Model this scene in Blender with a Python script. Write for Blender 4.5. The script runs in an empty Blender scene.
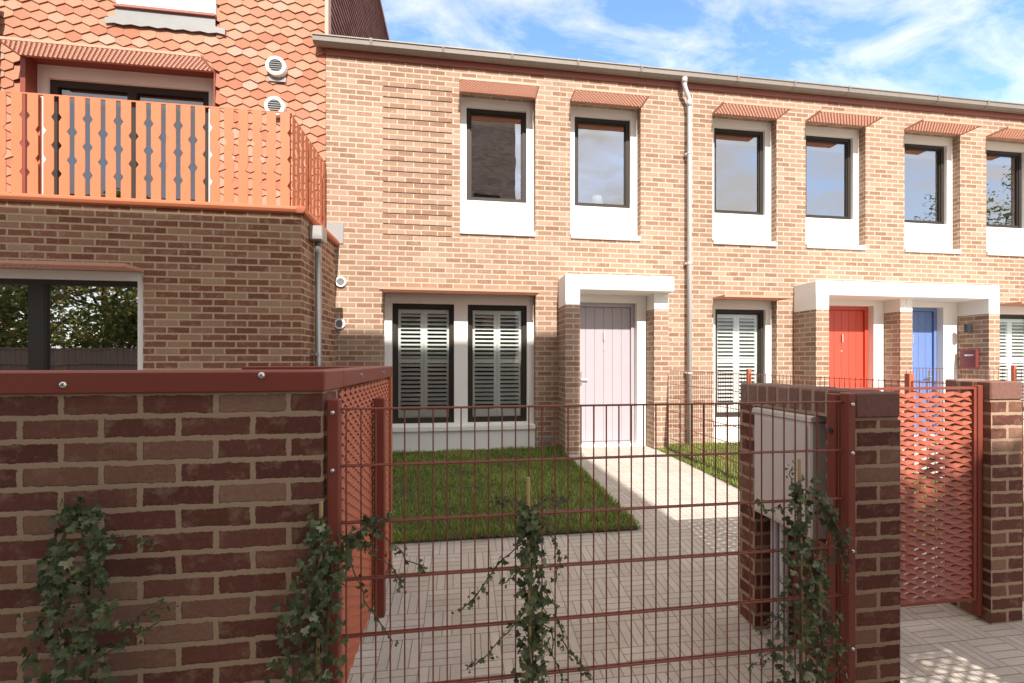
import bpy, math, random
from mathutils import Vector, Matrix
R = math.radians
SC = bpy.context.scene
COL = SC.collection

# ------------------------------------------------------------------ camera, sky, sun, exposure
H = 1.5                                   # eye height above the street paving
cd = bpy.data.cameras.new('camera')
cam = bpy.data.objects.new('camera', cd); COL.objects.link(cam)
cam.location = (0, 0, H); cam.rotation_euler = (R(90), 0, -R(8.331))
cd.sensor_width = 36; cd.lens = 450 / 1024 * 36
cd.shift_x = -15 / 1024; cd.shift_y = 19.5 / 1024
cd.clip_start = 0.05; cd.clip_end = 2000
SC.camera = cam

SUN_EL, SUN_AZ = 41.0, 3.0                # sun stands behind the viewer, a touch to the right
world = bpy.data.worlds.new('World'); SC.world = world; world.use_nodes = True
SKY_STRENGTH, SUN_STRENGTH, EXPOSURE = 0.15, 3.9, 1.12
def build_world():
    nt = world.node_tree; N = nt.nodes; L = nt.links; N.clear()
    out = N.new('ShaderNodeOutputWorld'); bg = N.new('ShaderNodeBackground')
    sky = N.new('ShaderNodeTexSky'); sky.sky_type = 'NISHITA'; sky.sun_disc = False
    sky.sun_elevation = R(SUN_EL); sky.sun_rotation = R(180 - SUN_AZ)
    sky.air_density = 1.0; sky.dust_density = 0.6; sky.ozone_density = 1.6
    tc = N.new('ShaderNodeTexCoord')
    sep = N.new('ShaderNodeSeparateXYZ'); L.new(tc.outputs['Generated'], sep.inputs[0])
    zz = N.new('ShaderNodeMath'); zz.operation = 'MAXIMUM'; L.new(sep.outputs[2], zz.inputs[0]); zz.inputs[1].default_value = 0.0
    za = N.new('ShaderNodeMath'); za.operation = 'ADD'; L.new(zz.outputs[0], za.inputs[0]); za.inputs[1].default_value = 0.25
    cb = N.new('ShaderNodeCombineXYZ')
    for k in (0, 1):
        d = N.new('ShaderNodeMath'); d.operation = 'DIVIDE'; L.new(sep.outputs[k], d.inputs[0]); L.new(za.outputs[0], d.inputs[1]); L.new(d.outputs[0], cb.inputs[k])
    def noise(scale, detail, rough, dist, off, stretch=(1, 1, 1)):
        mp = N.new('ShaderNodeMapping'); L.new(cb.outputs[0], mp.inputs[0]); mp.inputs['Location'].default_value = off; mp.inputs['Scale'].default_value = stretch
        n = N.new('ShaderNodeTexNoise'); n.inputs['Scale'].default_value = scale; n.inputs['Detail'].default_value = detail
        n.inputs['Roughness'].default_value = rough; n.inputs['Distortion'].default_value = dist; L.new(mp.outputs[0], n.inputs['Vector']); return n
    n1 = noise(4.6, 10, 0.62, 0.4, (8.9, 2.6, 0.3), (0.8, 1.35, 1))
    n2 = noise(0.9, 3, 0.5, 0.2, (0.4, 2.2, 0))
    mix = N.new('ShaderNodeMath'); mix.operation = 'MULTIPLY_ADD'; L.new(n2.outputs[0], mix.inputs[0]); mix.inputs[1].default_value = 0.5
    L.new(n1.outputs[0], mix.inputs[2])
    rp = N.new('ShaderNodeValToRGB'); L.new(mix.outputs[0], rp.inputs[0])
    rp.color_ramp.elements[0].position = 0.56; rp.color_ramp.elements[0].color = (0, 0, 0, 1)
    rp.color_ramp.elements[1].position = 1.0; rp.color_ramp.elements[1].color = (1, 1, 1, 1)
    # cloud cover added overhead, out of view, to whiten the fill light
    zc = N.new('ShaderNodeMapRange'); L.new(sep.outputs[2], zc.inputs[0]); zc.inputs[1].default_value = 0.58; zc.inputs[2].default_value = 0.8; zc.inputs[3].default_value = 0.0; zc.inputs[4].default_value = 0.3
    ad = N.new('ShaderNodeMath'); ad.operation = 'ADD'; L.new(mix.outputs[0], ad.inputs[0])
    sy = N.new('ShaderNodeMath'); sy.operation = 'MULTIPLY_ADD'; L.new(sep.outputs[1], sy.inputs[0]); sy.inputs[1].default_value = -0.2; L.new(zc.outputs[0], sy.inputs[2]); L.new(sy.outputs[0], ad.inputs[1]); L.new(ad.outputs[0], rp.inputs[0])
    hs = N.new('ShaderNodeHueSaturation'); hs.inputs['Saturation'].default_value = 1.1; hs.inputs['Value'].default_value = 1.22; hs.inputs['Hue'].default_value = 0.5; L.new(sky.outputs[0], hs.inputs['Color'])
    mx = N.new('ShaderNodeMixRGB'); L.new(rp.outputs[0], mx.inputs[0]); L.new(hs.outputs[0], mx.inputs[1]); mx.inputs[2].default_value = (4.6, 4.4, 4.15, 1)
    L.new(mx.outputs[0], bg.inputs[0]); bg.inputs[1].default_value = SKY_STRENGTH
    L.new(bg.outputs[0], out.inputs[0])
build_world()
sd = bpy.data.lights.new('sun', 'SUN'); sd.energy = SUN_STRENGTH; sd.angle = R(0.5); sd.color = (1.0, 0.945, 0.88)
sun = bpy.data.objects.new('sun', sd); COL.objects.link(sun)
sv = Vector((math.sin(R(SUN_AZ)) * math.cos(R(SUN_EL)), -math.cos(R(SUN_AZ)) * math.cos(R(SUN_EL)), math.sin(R(SUN_EL))))
sun.rotation_euler = sv.to_track_quat('Z', 'Y').to_euler(); sun.location = sv * 50
vs = SC.view_settings; vs.view_transform = 'Standard'; vs.look = 'None'; vs.exposure = EXPOSURE; vs.gamma = 1; vs.use_curve_mapping = False

# ------------------------------------------------------------------ materials
MATS = {}
def newmat(name):
    m = bpy.data.materials.new(name); m.use_nodes = True; MATS[name] = m
    nt = m.node_tree; b = nt.nodes['Principled BSDF']
    return m, nt.nodes, nt.links, b
def ramp(N, stops, interp='LINEAR'):
    r = N.new('ShaderNodeValToRGB'); cr = r.color_ramp; cr.interpolation = interp
    while len(cr.elements) < len(stops): cr.elements.new(0.5)
    for e, (p, c) in zip(cr.elements, stops): e.position = p; e.color = (*c, 1)
    return r
def tnoise(N, L, vec, scale, detail=4, rough=0.55):
    n = N.new('ShaderNodeTexNoise'); n.inputs['Scale'].default_value = scale; n.inputs['Detail'].default_value = detail; n.inputs['Roughness'].default_value = rough
    L.new(vec, n.inputs['Vector']); return n
def mth(N, L, op, a, b=None, c=None):
    m = N.new('ShaderNodeMath'); m.operation = op
    for i, v in enumerate((a, b, c)):
        if v is None: continue
        if isinstance(v, (int, float)): m.inputs[i].default_value = v
        else: L.new(v, m.inputs[i])
    return m.outputs[0]
def mixc(N, L, fac, a, b, kind='MIX'):
    m = N.new('ShaderNodeMixRGB'); m.blend_type = kind
    for i, v in enumerate((fac, a, b)):
        if isinstance(v, (int, float)): m.inputs[i].default_value = v
        elif isinstance(v, tuple): m.inputs[i].default_value = (*v, 1)
        else: L.new(v, m.inputs[i])
    return m.outputs[0]

def brick_mat(name, stops, mortar, joint=0.0055, wob=0.0035, bump=0.6, bloom=0.25, bloomcol=(0.5, 0.4, 0.3), bw=0.225, rh=0.075, dirt=0.12):
    m, N, L, b = newmat(name)
    uv = N.new('ShaderNodeUVMap')
    nz = tnoise(N, L, uv.outputs[0], 22, 4, 0.6)
    nz2 = tnoise(N, L, uv.outputs[0], 95, 3, 0.6)
    mxn = N.new('ShaderNodeMixRGB'); mxn.inputs[0].default_value = 0.42; L.new(nz.outputs['Color'], mxn.inputs[1]); L.new(nz2.outputs['Color'], mxn.inputs[2])
    off = N.new('ShaderNodeVectorMath'); off.operation = 'SUBTRACT'; L.new(mxn.outputs[0], off.inputs[0]); off.inputs[1].default_value = (0.5, 0.5, 0.5)
    sc = N.new('ShaderNodeVectorMath'); sc.operation = 'SCALE'; L.new(off.outputs[0], sc.inputs[0]); sc.inputs['Scale'].default_value = wob * 4
    ad = N.new('ShaderNodeVectorMath'); ad.operation = 'ADD'; L.new(uv.outputs[0], ad.inputs[0]); L.new(sc.outputs[0], ad.inputs[1])
    br = N.new('ShaderNodeTexBrick'); L.new(ad.outputs[0], br.inputs['Vector'])
    br.inputs['Color1'].default_value = (0, 0, 0, 1); br.inputs['Color2'].default_value = (1, 1, 1, 1); br.inputs['Mortar'].default_value = (0.5, 0.5, 0.5, 1)
    br.inputs['Scale'].default_value = 1; br.inputs['Mortar Size'].default_value = joint; br.inputs['Mortar Smooth'].default_value = 0.25
    br.inputs['Brick Width'].default_value = bw; br.inputs['Row Height'].default_value = rh; br.inputs['Bias'].default_value = 0
    br.offset = 0.5
    r = ramp(N, stops); L.new(br.outputs['Color'], r.inputs[0])
    fine = tnoise(N, L, uv.outputs[0], 60, 5, 0.7)
    blot = tnoise(N, L, uv.outputs[0], 13, 6, 0.72)
    grit0 = tnoise(N, L, uv.outputs[0], 190, 4, 0.75)
    f1 = mth(N, L, 'MULTIPLY_ADD', fine.outputs[0], 0.8, mth(N, L, 'MULTIPLY_ADD', grit0.outputs[0], 0.9, 0.15))
    c = mixc(N, L, 1.0, r.outputs[0], f1, 'MULTIPLY')
    bl = ramp(N, [(0.52, (0, 0, 0)), (0.66, (1, 1, 1))]); L.new(blot.outputs[0], bl.inputs[0])
    blf = mth(N, L, 'MULTIPLY', bl.outputs[0], bloom)
    c = mixc(N, L, blf, c, bloomcol)
    mcol = mixc(N, L, fine.outputs[0], tuple(x * 0.86 for x in mortar), tuple(min(1, x * 1.14) for x in mortar))
    c = mixc(N, L, br.outputs['Fac'], c, mcol)
    big = tnoise(N, L, uv.outputs[0], 0.9, 5, 0.6)
    d = mth(N, L, 'MULTIPLY_ADD', big.outputs[0], -2 * dirt, 1 + dirt)
    c = mixc(N, L, 1.0, c, d, 'MULTIPLY')
    L.new(c, b.inputs['Base Color']); b.inputs['Roughness'].default_value = 0.92; b.inputs['Specular IOR Level'].default_value = 0.2
    hh = mth(N, L, 'MULTIPLY_ADD', br.outputs['Fac'], -1.0, 1.0)
    grit = tnoise(N, L, uv.outputs[0], 260, 3, 0.7)
    hh = mth(N, L, 'MULTIPLY_ADD', fine.outputs[0], 0.45, hh)
    hh = mth(N, L, 'MULTIPLY_ADD', grit.outputs[0], 0.25, hh)
    bp = N.new('ShaderNodeBump'); bp.inputs['Strength'].default_value = bump; bp.inputs['Distance'].default_value = 0.006
    L.new(hh, bp.inputs['Height']); L.new(bp.outputs[0], b.inputs['Normal'])
    return m

def plain_mat(name, col, rough=0.6, metal=0.0, var=0.08, scale=6.0, bump=0.0, bscale=120, spec=0.4, streak=0.0):
    m, N, L, b = newmat(name)
    tc = N.new('ShaderNodeTexCoord')
    n = tnoise(N, L, tc.outputs['Object'], scale, 6, 0.6)
    f = mth(N, L, 'MULTIPLY_ADD', n.outputs[0], 2 * var, 1 - var)
    c = mixc(N, L, 1.0, col, f, 'MULTIPLY')
    if streak:
        mp = N.new('ShaderNodeMapping'); L.new(tc.outputs['Object'], mp.inputs[0]); mp.inputs['Scale'].default_value = (14, 14, 0.9)
        s = tnoise(N, L, mp.outputs[0], 1.5, 4, 0.6)
        f2 = mth(N, L, 'MULTIPLY_ADD', s.outputs[0], 2 * streak, 1 - streak)
        c = mixc(N, L, 1.0, c, f2, 'MULTIPLY')
    L.new(c, b.inputs['Base Color']); b.inputs['Metallic'].default_value = metal; b.inputs['Specular IOR Level'].default_value = spec
    rr = mth(N, L, 'MULTIPLY_ADD', n.outputs[0], 0.2, rough - 0.1); L.new(rr, b.inputs['Roughness'])
    if bump:
        n2 = tnoise(N, L, tc.outputs['Object'], bscale, 4, 0.6)
        bp = N.new('ShaderNodeBump'); bp.inputs['Strength'].default_value = bump; bp.inputs['Distance'].default_value = 0.003
        L.new(n2.outputs[0], bp.inputs['Height']); L.new(bp.outputs[0], b.inputs['Normal'])
    return m

def tint_mat(name, stops, rough=0.7, spec=0.3, var=0.15, scale=25, trans=0.0, bump=0.2):
    """colour picked by a per-piece random value stored on the mesh"""
    m, N, L, b = newmat(name)
    at = N.new('ShaderNodeAttribute'); at.attribute_name = 'tint'
    r = ramp(N, stops); L.new(at.outputs['Fac'], r.inputs[0])
    tc = N.new('ShaderNodeTexCoord'); n = tnoise(N, L, tc.outputs['Object'], scale, 5, 0.6)
    f = mth(N, L, 'MULTIPLY_ADD', n.outputs[0], 2 * var, 1 - var)
    c = mixc(N, L, 1.0, r.outputs[0], f, 'MULTIPLY')
    L.new(c, b.inputs['Base Color']); b.inputs['Roughness'].default_value = rough; b.inputs['Specular IOR Level'].default_value = spec
    if bump:
        bp = N.new('ShaderNodeBump'); bp.inputs['Strength'].default_value = bump; bp.inputs['Distance'].default_value = 0.004
        L.new(n.outputs[0], bp.inputs['Height']); L.new(bp.outputs[0], b.inputs['Normal'])
    if trans:
        tr = N.new('ShaderNodeBsdfTranslucent'); L.new(c, tr.inputs[0])
        ms = N.new('ShaderNodeMixShader'); ms.inputs[0].default_value = trans
        out = N['Material Output'] if 'Material Output' in N else N.new('ShaderNodeOutputMaterial')
        L.new(b.outputs[0], ms.inputs[1]); L.new(tr.outputs[0], ms.inputs[2]); L.new(ms.outputs[0], out.inputs[0])
    return m

def glass_mat(name, refl=0.28, tint=(0.75, 0.8, 0.78)):
    m, N, L, b = newmat(name)
    gl = N.new('ShaderNodeBsdfGlossy'); gl.inputs['Roughness'].default_value = 0.0; gl.inputs[0].default_value = (0.95, 0.96, 1, 1)
    tr = N.new('ShaderNodeBsdfTransparent'); tr.inputs[0].default_value = (*tint, 1)
    lw = N.new('ShaderNodeFresnel'); lw.inputs[0].default_value = 1.5
    f = mth(N, L, 'ADD', lw.outputs[0], refl)
    tc = N.new('ShaderNodeTexCoord'); n = tnoise(N, L, tc.outputs['Object'], 1.6, 2, 0.5)
    bp = N.new('ShaderNodeBump'); bp.inputs['Strength'].default_value = 0.05; bp.inputs['Distance'].default_value = 0.03
    L.new(n.outputs[0], bp.inputs['Height']); L.new(bp.outputs[0], gl.inputs['Normal'])
    ms = N.new('ShaderNodeMixShader'); L.new(f, ms.inputs[0]); L.new(tr.outputs[0], ms.inputs[1]); L.new(gl.outputs[0], ms.inputs[2])
    L.new(ms.outputs[0], N['Material Output'].inputs[0]); return m

def paving_mat(name, cell=0.205, n=4):
    m, N, L, b = newmat(name)
    uv = N.new('ShaderNodeUVMap'); sep = N.new('ShaderNodeSeparateXYZ'); L.new(uv.outputs[0], sep.inputs[0])
    u = mth(N, L, 'DIVIDE', sep.outputs[0], cell); v = mth(N, L, 'DIVIDE', sep.outputs[1], cell)
    fu = mth(N, L, 'FLOOR', u); fv = mth(N, L, 'FLOOR', v)
    par = mth(N, L, 'FLOORED_MODULO', mth(N, L, 'ADD', fu, fv), 2.0)
    ru = mth(N, L, 'FRACT', u); rv = mth(N, L, 'FRACT', v)
    along = mixc(N, L, par, ru, rv); across = mixc(N, L, par, rv, ru)
    ac = mth(N, L, 'MULTIPLY', across, float(n)); idx = mth(N, L, 'FLOOR', ac); af = mth(N, L, 'FRACT', ac)
    def edge(x, w):      # 1 inside the joint
        a = mth(N, L, 'MINIMUM', x, mth(N, L, 'SUBTRACT', 1.0, x)); return mth(N, L, 'LESS_THAN', a, w)
    j = mth(N, L, 'MAXIMUM', edge(af, 0.05), edge(along, 0.0125))
    cb = N.new('ShaderNodeCombineXYZ'); L.new(mth(N, L, 'MULTIPLY_ADD', idx, 17.3, fu), cb.inputs[0]); L.new(fv, cb.inputs[1])
    wn = N.new('ShaderNodeTexWhiteNoise'); wn.noise_dimensions = '2D'; L.new(cb.outputs[0], wn.inputs['Vector'])
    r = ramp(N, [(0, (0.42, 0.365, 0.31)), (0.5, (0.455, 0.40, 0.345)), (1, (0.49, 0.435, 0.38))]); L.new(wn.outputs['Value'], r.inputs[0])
    fine = tnoise(N, L, uv.outputs[0], 45, 5, 0.7); big = tnoise(N, L, uv.outputs[0], 1.6, 6, 0.68)
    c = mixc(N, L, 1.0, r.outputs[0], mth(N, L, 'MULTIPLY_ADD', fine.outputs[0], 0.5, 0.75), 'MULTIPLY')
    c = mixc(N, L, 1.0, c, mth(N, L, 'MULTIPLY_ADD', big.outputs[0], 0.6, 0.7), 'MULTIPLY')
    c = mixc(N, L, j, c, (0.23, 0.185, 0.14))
    L.new(c, b.inputs['Base Color']); b.inputs['Roughness'].default_value = 0.9; b.inputs['Specular IOR Level'].default_value = 0.2
    bp = N.new('ShaderNodeBump'); bp.inputs['Strength'].default_value = 0.5; bp.inputs['Distance'].default_value = 0.004
    L.new(mth(N, L, 'MULTIPLY_ADD', fine.outputs[0], 0.4, mth(N, L, 'SUBTRACT', 1.0, j)), bp.inputs['Height']); L.new(bp.outputs[0], b.inputs['Normal'])
    return m

M = {}
M['brick'] = brick_mat('buff brick', [(0, (0.235, 0.127, 0.08)), (0.3, (0.285, 0.167, 0.107)), (0.7, (0.325, 0.205, 0.138)), (1, (0.36, 0.25, 0.178))], (0.465, 0.38, 0.305), joint=0.0095, wob=0.003, bump=0.5, bloom=0.5, bloomcol=(0.38, 0.275, 0.21), dirt=0.2)
M['bay_brick'] = brick_mat('brown brick of the projecting bay', [(0, (0.17, 0.062, 0.034)), (0.45, (0.225, 0.094, 0.054)), (0.75, (0.30, 0.152, 0.092)), (1, (0.35, 0.22, 0.138))], (0.45, 0.325, 0.215), joint=0.0105, wob=0.0045, bump=0.6, bloom=0.45, bloomcol=(0.40, 0.29, 0.21))
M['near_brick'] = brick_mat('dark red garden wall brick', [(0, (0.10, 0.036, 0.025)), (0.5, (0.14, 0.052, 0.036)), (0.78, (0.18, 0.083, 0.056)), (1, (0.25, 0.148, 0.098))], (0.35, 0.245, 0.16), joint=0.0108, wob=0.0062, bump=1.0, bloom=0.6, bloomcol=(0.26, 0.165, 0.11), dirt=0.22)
M['coping_brick'] = brick_mat('brick on edge coping', [(0, (0.14, 0.06, 0.045)), (1, (0.26, 0.15, 0.11))], (0.33, 0.25, 0.18), joint=0.005, wob=0.003, bump=0.9, bloom=0.5, bloomcol=(0.3, 0.22, 0.16), bw=0.075, rh=0.5)
M['brown_brick'] = brick_mat('brown brick across the street', [(0, (0.26, 0.15, 0.10)), (1, (0.42, 0.30, 0.22))], (0.5, 0.42, 0.34))
M['edge_brick'] = tint_mat('brick on edge', [(0, (0.15, 0.065, 0.05)), (0.5, (0.19, 0.10, 0.075)), (1, (0.26, 0.165, 0.125))], 0.92, 0.2, 0.3, 45, 0, 0.7)
M['mortar'] = plain_mat('lime mortar', (0.35, 0.245, 0.16), 0.95, 0, 0.12, 40, 0.4, 80)
M['tile'] = tint_mat('clay wall tile', [(0, (0.34, 0.135, 0.08)), (0.4, (0.38, 0.175, 0.108)), (0.75, (0.395, 0.215, 0.14)), (1, (0.38, 0.25, 0.19))], 0.8, 0.25, 0.16, 30)
M['dark_tile'] = tint_mat('dark clay tile', [(0, (0.20, 0.07, 0.05)), (1, (0.30, 0.13, 0.095))], 0.75, 0.3, 0.15, 30)
M['red_metal'] = plain_mat('oxide red painted steel', (0.205, 0.047, 0.029), 0.5, 0, 0.07, 5, 0.05, 200)
M['mesh_metal'] = plain_mat('oxide red fence wire', (0.20, 0.055, 0.036), 0.5, 0, 0.1, 9)
M['panel_metal'] = plain_mat('bounce lightened red expanded metal', (0.42, 0.112, 0.052), 0.5, 0, 0.1, 7)  # same paint as the other red steel, bounce light put into the colour
M['gate_metal'] = plain_mat('gate expanded metal', (0.29, 0.066, 0.03), 0.5, 0, 0.1, 7)
M['orange_metal'] = plain_mat('orange painted steel', (0.50, 0.152, 0.066), 0.5, 0, 0.05, 4)
M['canopy_metal'] = plain_mat('terracotta canopy grating', (0.53, 0.27, 0.18), 0.55, 0, 0.14, 30)
M['white'] = plain_mat('white render', (0.80, 0.77, 0.72), 0.75, 0, 0.03, 3, 0.1, 60)
M['cream'] = plain_mat('cream blind', (0.62, 0.52, 0.38), 0.8)
M['shutter'] = plain_mat('off white shutter paint', (0.86, 0.86, 0.83), 0.5, 0, 0.03)
M['dark_frame'] = plain_mat('dark bronze aluminium', (0.036, 0.029, 0.023), 0.5, 0.0, 0.08, spec=0.2)
M['gutter'] = plain_mat('weathered zinc', (0.25, 0.22, 0.19), 0.6, 0.2, 0.12, 4, 0.05, 60, streak=0.1)
M['zinc'] = plain_mat('galvanised zinc pipe', (0.40, 0.385, 0.37), 0.4, 0.6, 0.1, 5)
M['pale_pipe'] = plain_mat('pale grey downpipe', (0.55, 0.53, 0.51), 0.5, 0.1, 0.06)
M['corner'] = plain_mat('pinkish corner trim', (0.50, 0.30, 0.22), 0.6)
M['lead'] = plain_mat('lead flashing', (0.26, 0.255, 0.25), 0.6, 0.3, 0.15, 6, 0.2, 40)
M['slate'] = plain_mat('slate roof', (0.10, 0.10, 0.105), 0.6, 0, 0.2, 20, 0.2)
M['fascia'] = plain_mat('red brown fascia board', (0.30, 0.11, 0.085), 0.6)
M['lavender'] = plain_mat('lavender door paint', (0.378, 0.335, 0.358), 0.42, 0, 0.03)
M['red_door'] = plain_mat('red door paint', (0.55, 0.07, 0.04), 0.42, 0, 0.03)
M['blue_door'] = plain_mat('blue door paint', (0.125, 0.195, 0.40), 0.42, 0, 0.03)
M['steel'] = plain_mat('bright steel', (0.62, 0.6, 0.58), 0.28, 0.9, 0.05)
M['grey_grille'] = plain_mat('grey vent grille', (0.25, 0.25, 0.25), 0.5)
M['meter'] = plain_mat('grey white meter box plastic', (0.62, 0.555, 0.48), 0.55, 0, 0.05, 3, 0.0, 60, streak=0.04)
M['conduit'] = plain_mat('grey plastic conduit', (0.55, 0.53, 0.54), 0.5)
M['letter'] = plain_mat('dark red letter box paint', (0.17, 0.035, 0.035), 0.4)
M['black'] = plain_mat('black lamp body', (0.03, 0.03, 0.032), 0.4)
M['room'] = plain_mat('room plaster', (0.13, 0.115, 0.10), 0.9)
M['lampshade'] = plain_mat('yellow lampshade', (0.75, 0.42, 0.10), 0.8)
M['white_shade'] = plain_mat('white lampshade', (0.8, 0.78, 0.74), 0.8)
M['glass'] = glass_mat('window glass', 0.30)
M['bay_glass'] = glass_mat('bay window glass', 0.5, (0.5, 0.52, 0.48))
M['clear_glass'] = glass_mat('clear window glass', 0.02, (0.95, 0.98, 0.95))
M['door_glass'] = glass_mat('balcony door glass', 0.10)
M['paving'] = paving_mat('block paving')
M['soil'] = plain_mat('lawn soil', (0.07, 0.055, 0.03), 0.95, 0, 0.3, 12, 0.4, 30)
M['asphalt'] = plain_mat('asphalt', (0.055, 0.053, 0.05), 0.9, 0, 0.2, 30, 0.4, 200)
M['earth'] = plain_mat('ground', (0.16, 0.145, 0.11), 0.95, 0, 0.25, 2, 0.3, 20)
M['grass'] = tint_mat('grass blades', [(0, (0.10, 0.15, 0.025)), (0.5, (0.20, 0.265, 0.045)), (0.85, (0.32, 0.38, 0.075)), (1, (0.46, 0.41, 0.17))], 0.55, 0.25, 0.1, 8, 0.3, 0)
M['ivy'] = tint_mat('ivy leaf', [(0, (0.035, 0.046, 0.018)), (0.45, (0.075, 0.095, 0.036)), (0.8, (0.135, 0.155, 0.07)), (1, (0.27, 0.27, 0.16))], 0.5, 0.3, 0.18, 60, 0.15, 0)
M['stem'] = plain_mat('ivy stem', (0.09, 0.055, 0.03), 0.8)
M['cane'] = plain_mat('bamboo cane', (0.42, 0.28, 0.12), 0.55, 0, 0.2, 20)
M['leaf_far'] = tint_mat('tree leaves', [(0, (0.08, 0.12, 0.03)), (0.5, (0.18, 0.20, 0.055)), (0.8, (0.32, 0.24, 0.08)), (1, (0.45, 0.25, 0.10))], 0.6, 0.25, 0.1, 3, 0.65, 0)
M['bark'] = plain_mat('bark', (0.09, 0.065, 0.045), 0.9, 0, 0.25, 14, 0.6, 30)
M['fence_wood'] = plain_mat('brown fence boards', (0.17, 0.10, 0.065), 0.8, 0, 0.2, 4, streak=0.2)

# ------------------------------------------------------------------ mesh builder
class MB:
    def __init__(s): s.v = []; s.f = []; s.t = []; s.m = []; s.uvo = (0, 0)
    def add(s, pts, faces, tint=0.0, mi=0):
        b = len(s.v); s.v.extend(tuple(p) for p in pts)
        for f in faces: s.f.append(tuple(b + i for i in f)); s.t.append(tint); s.m.append(mi)
        return s
    def box(s, x0, x1, y0, y1, z0, z1, tint=0.0, mi=0):
        p = [(x, y, z) for z in (z0, z1) for y in (y0, y1) for x in (x0, x1)]
        return s.add(p, [(0, 2, 3, 1), (4, 5, 7, 6), (0, 1, 5, 4), (2, 6, 7, 3), (0, 4, 6, 2), (1, 3, 7, 5)], tint, mi)
    def bbox(s, x0, x1, y0, y1, z0, z1, b=0.004, tint=0.0):
        """box with bevelled edges"""
        c = Vector(((x0 + x1) / 2, (y0 + y1) / 2, (z0 + z1) / 2)); h = Vector((x1 - x0, y1 - y0, z1 - z0)) / 2
        b = min(b, min(h) * 0.9); idx = {}; P = []
        for sx in (-1, 1):
            for sy in (-1, 1):
                for sz in (-1, 1):
                    for ax in range(3):
                        d = [h.x - b, h.y - b, h.z - b]; d[ax] += b
                        idx[(sx, sy, sz, ax)] = len(P); P.append((c.x + sx * d[0], c.y + sy * d[1], c.z + sz * d[2]))
        F = []
        for ax in range(3):
            o = [a for a in range(3) if a != ax]
            for sg in (-1, 1):
                q = []
                for a, bb in ((-1, -1), (1, -1), (1, 1), (-1, 1)):
                    k = [0, 0, 0]; k[ax] = sg; k[o[0]] = a; k[o[1]] = bb; q.append(idx[(*k, ax)])
                flip = (sg < 0) != (ax == 1)
                F.append(tuple(q[::-1]) if flip else tuple(q))
        for ax in range(3):          # edges along ax
            o = [a for a in range(3) if a != ax]
            for s1 in (-1, 1):
                for s2 in (-1, 1):
                    k = [0, 0, 0]; k[o[0]] = s1; k[o[1]] = s2
                    ka = list(k); ka[ax] = -1; kb = list(k); kb[ax] = 1
                    F.append((idx[(*ka, o[0])], idx[(*kb, o[0])], idx[(*kb, o[1])], idx[(*ka, o[1])]))
        for sx in (-1, 1):
            for sy in (-1, 1):
                for sz in (-1, 1): F.append(tuple(idx[(sx, sy, sz, a)] for a in range(3)))
        return s.add(P, F, tint)
    def quad(s, a, b, c, d, tint=0.0, mi=0): return s.add([a, b, c, d], [(0, 1, 2, 3)], tint, mi)
    def prism(s, poly, y0, y1, tint=0.0, axis='y'):
        """poly: list of (a,z) outlines extruded along the axis"""
        n = len(poly)
        if axis == 'y': P = [(a, y0, z) for a, z in poly] + [(a, y1, z) for a, z in poly]
        elif axis == 'x': P = [(y0, a, z) for a, z in poly] + [(y1, a, z) for a, z in poly]
        else: P = [(a, z, y0) for a, z in poly] + [(a, z, y1) for a, z in poly]
        F = [tuple(range(n)), tuple(range(2 * n - 1, n - 1, -1))] + [(i, n + i, n + (i + 1) % n, (i + 1) % n) for i in range(n)]
        return s.add(P, F, tint)
    def tube(s, pts, r, n=6, tint=0.0, cap=True):
        pts = [Vector(p) for p in pts]; rr = r if isinstance(r, (list, tuple)) else [r] * len(pts)
        P = []; F = []
        for i, p in enumerate(pts):
            d = (pts[min(i + 1, len(pts) - 1)] - pts[max(i - 1, 0)]).normalized()
            a = d.cross(Vector((0, 0, 1)) if abs(d.z) < 0.95 else Vector((1, 0, 0))).normalized(); b = d.cross(a)
            for k in range(n):
                t = 2 * math.pi * k / n; P.append(p + (a * math.cos(t) + b * math.sin(t)) * rr[i])
        for i in range(len(pts) - 1):
            for k in range(n):
                k2 = (k + 1) % n; F.append((i * n + k, i * n + k2, (i + 1) * n + k2, (i + 1) * n + k))
        if cap: F.append(tuple(range(n))[::-1]); F.append(tuple((len(pts) - 1) * n + k for k in range(n)))
        return s.add(P, F, tint)
    def disc_y(s, x, z, r, y0, y1, n=20, tint=0.0):
        return s.prism([(x + r * math.cos(2 * math.pi * k / n), z + r * math.sin(2 * math.pi * k / n)) for k in range(n)], y0, y1, tint)
    def wall(s, x0, x1, z0, z1, y, holes, depth):
        """front skin at y with openings and their reveals running back by depth"""
        xs = sorted({x0, x1, *[h[0] for h in holes], *[h[1] for h in holes]}); zs = sorted({z0, z1, *[h[2] for h in holes], *[h[3] for h in holes]})
        xs = [x for x in xs if x0 <= x <= x1]; zs = [z for z in zs if z0 <= z <= z1]
        for a, b in zip(xs, xs[1:]):
            for c, d in zip(zs, zs[1:]):
                mx, mz = (a + b) / 2, (c + d) / 2
                if any(h[0] < mx < h[1] and h[2] < mz < h[3] for h in holes): continue
                s.quad((a, y, c), (b, y, c), (b, y, d), (a, y, d))
        for h in holes:
            a, b, c, d = h
            s.quad((a, y, c), (a, y, d), (a, y + depth, d), (a, y + depth, c)); s.quad((b, y, c), (b, y + depth, c), (b, y + depth, d), (b, y, d))
            s.quad((a, y, d), (b, y, d), (b, y + depth, d), (a, y + depth, d)); s.quad((a, y, c), (a, y + depth, c), (b, y + depth, c), (b, y, c))
        return s
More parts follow.
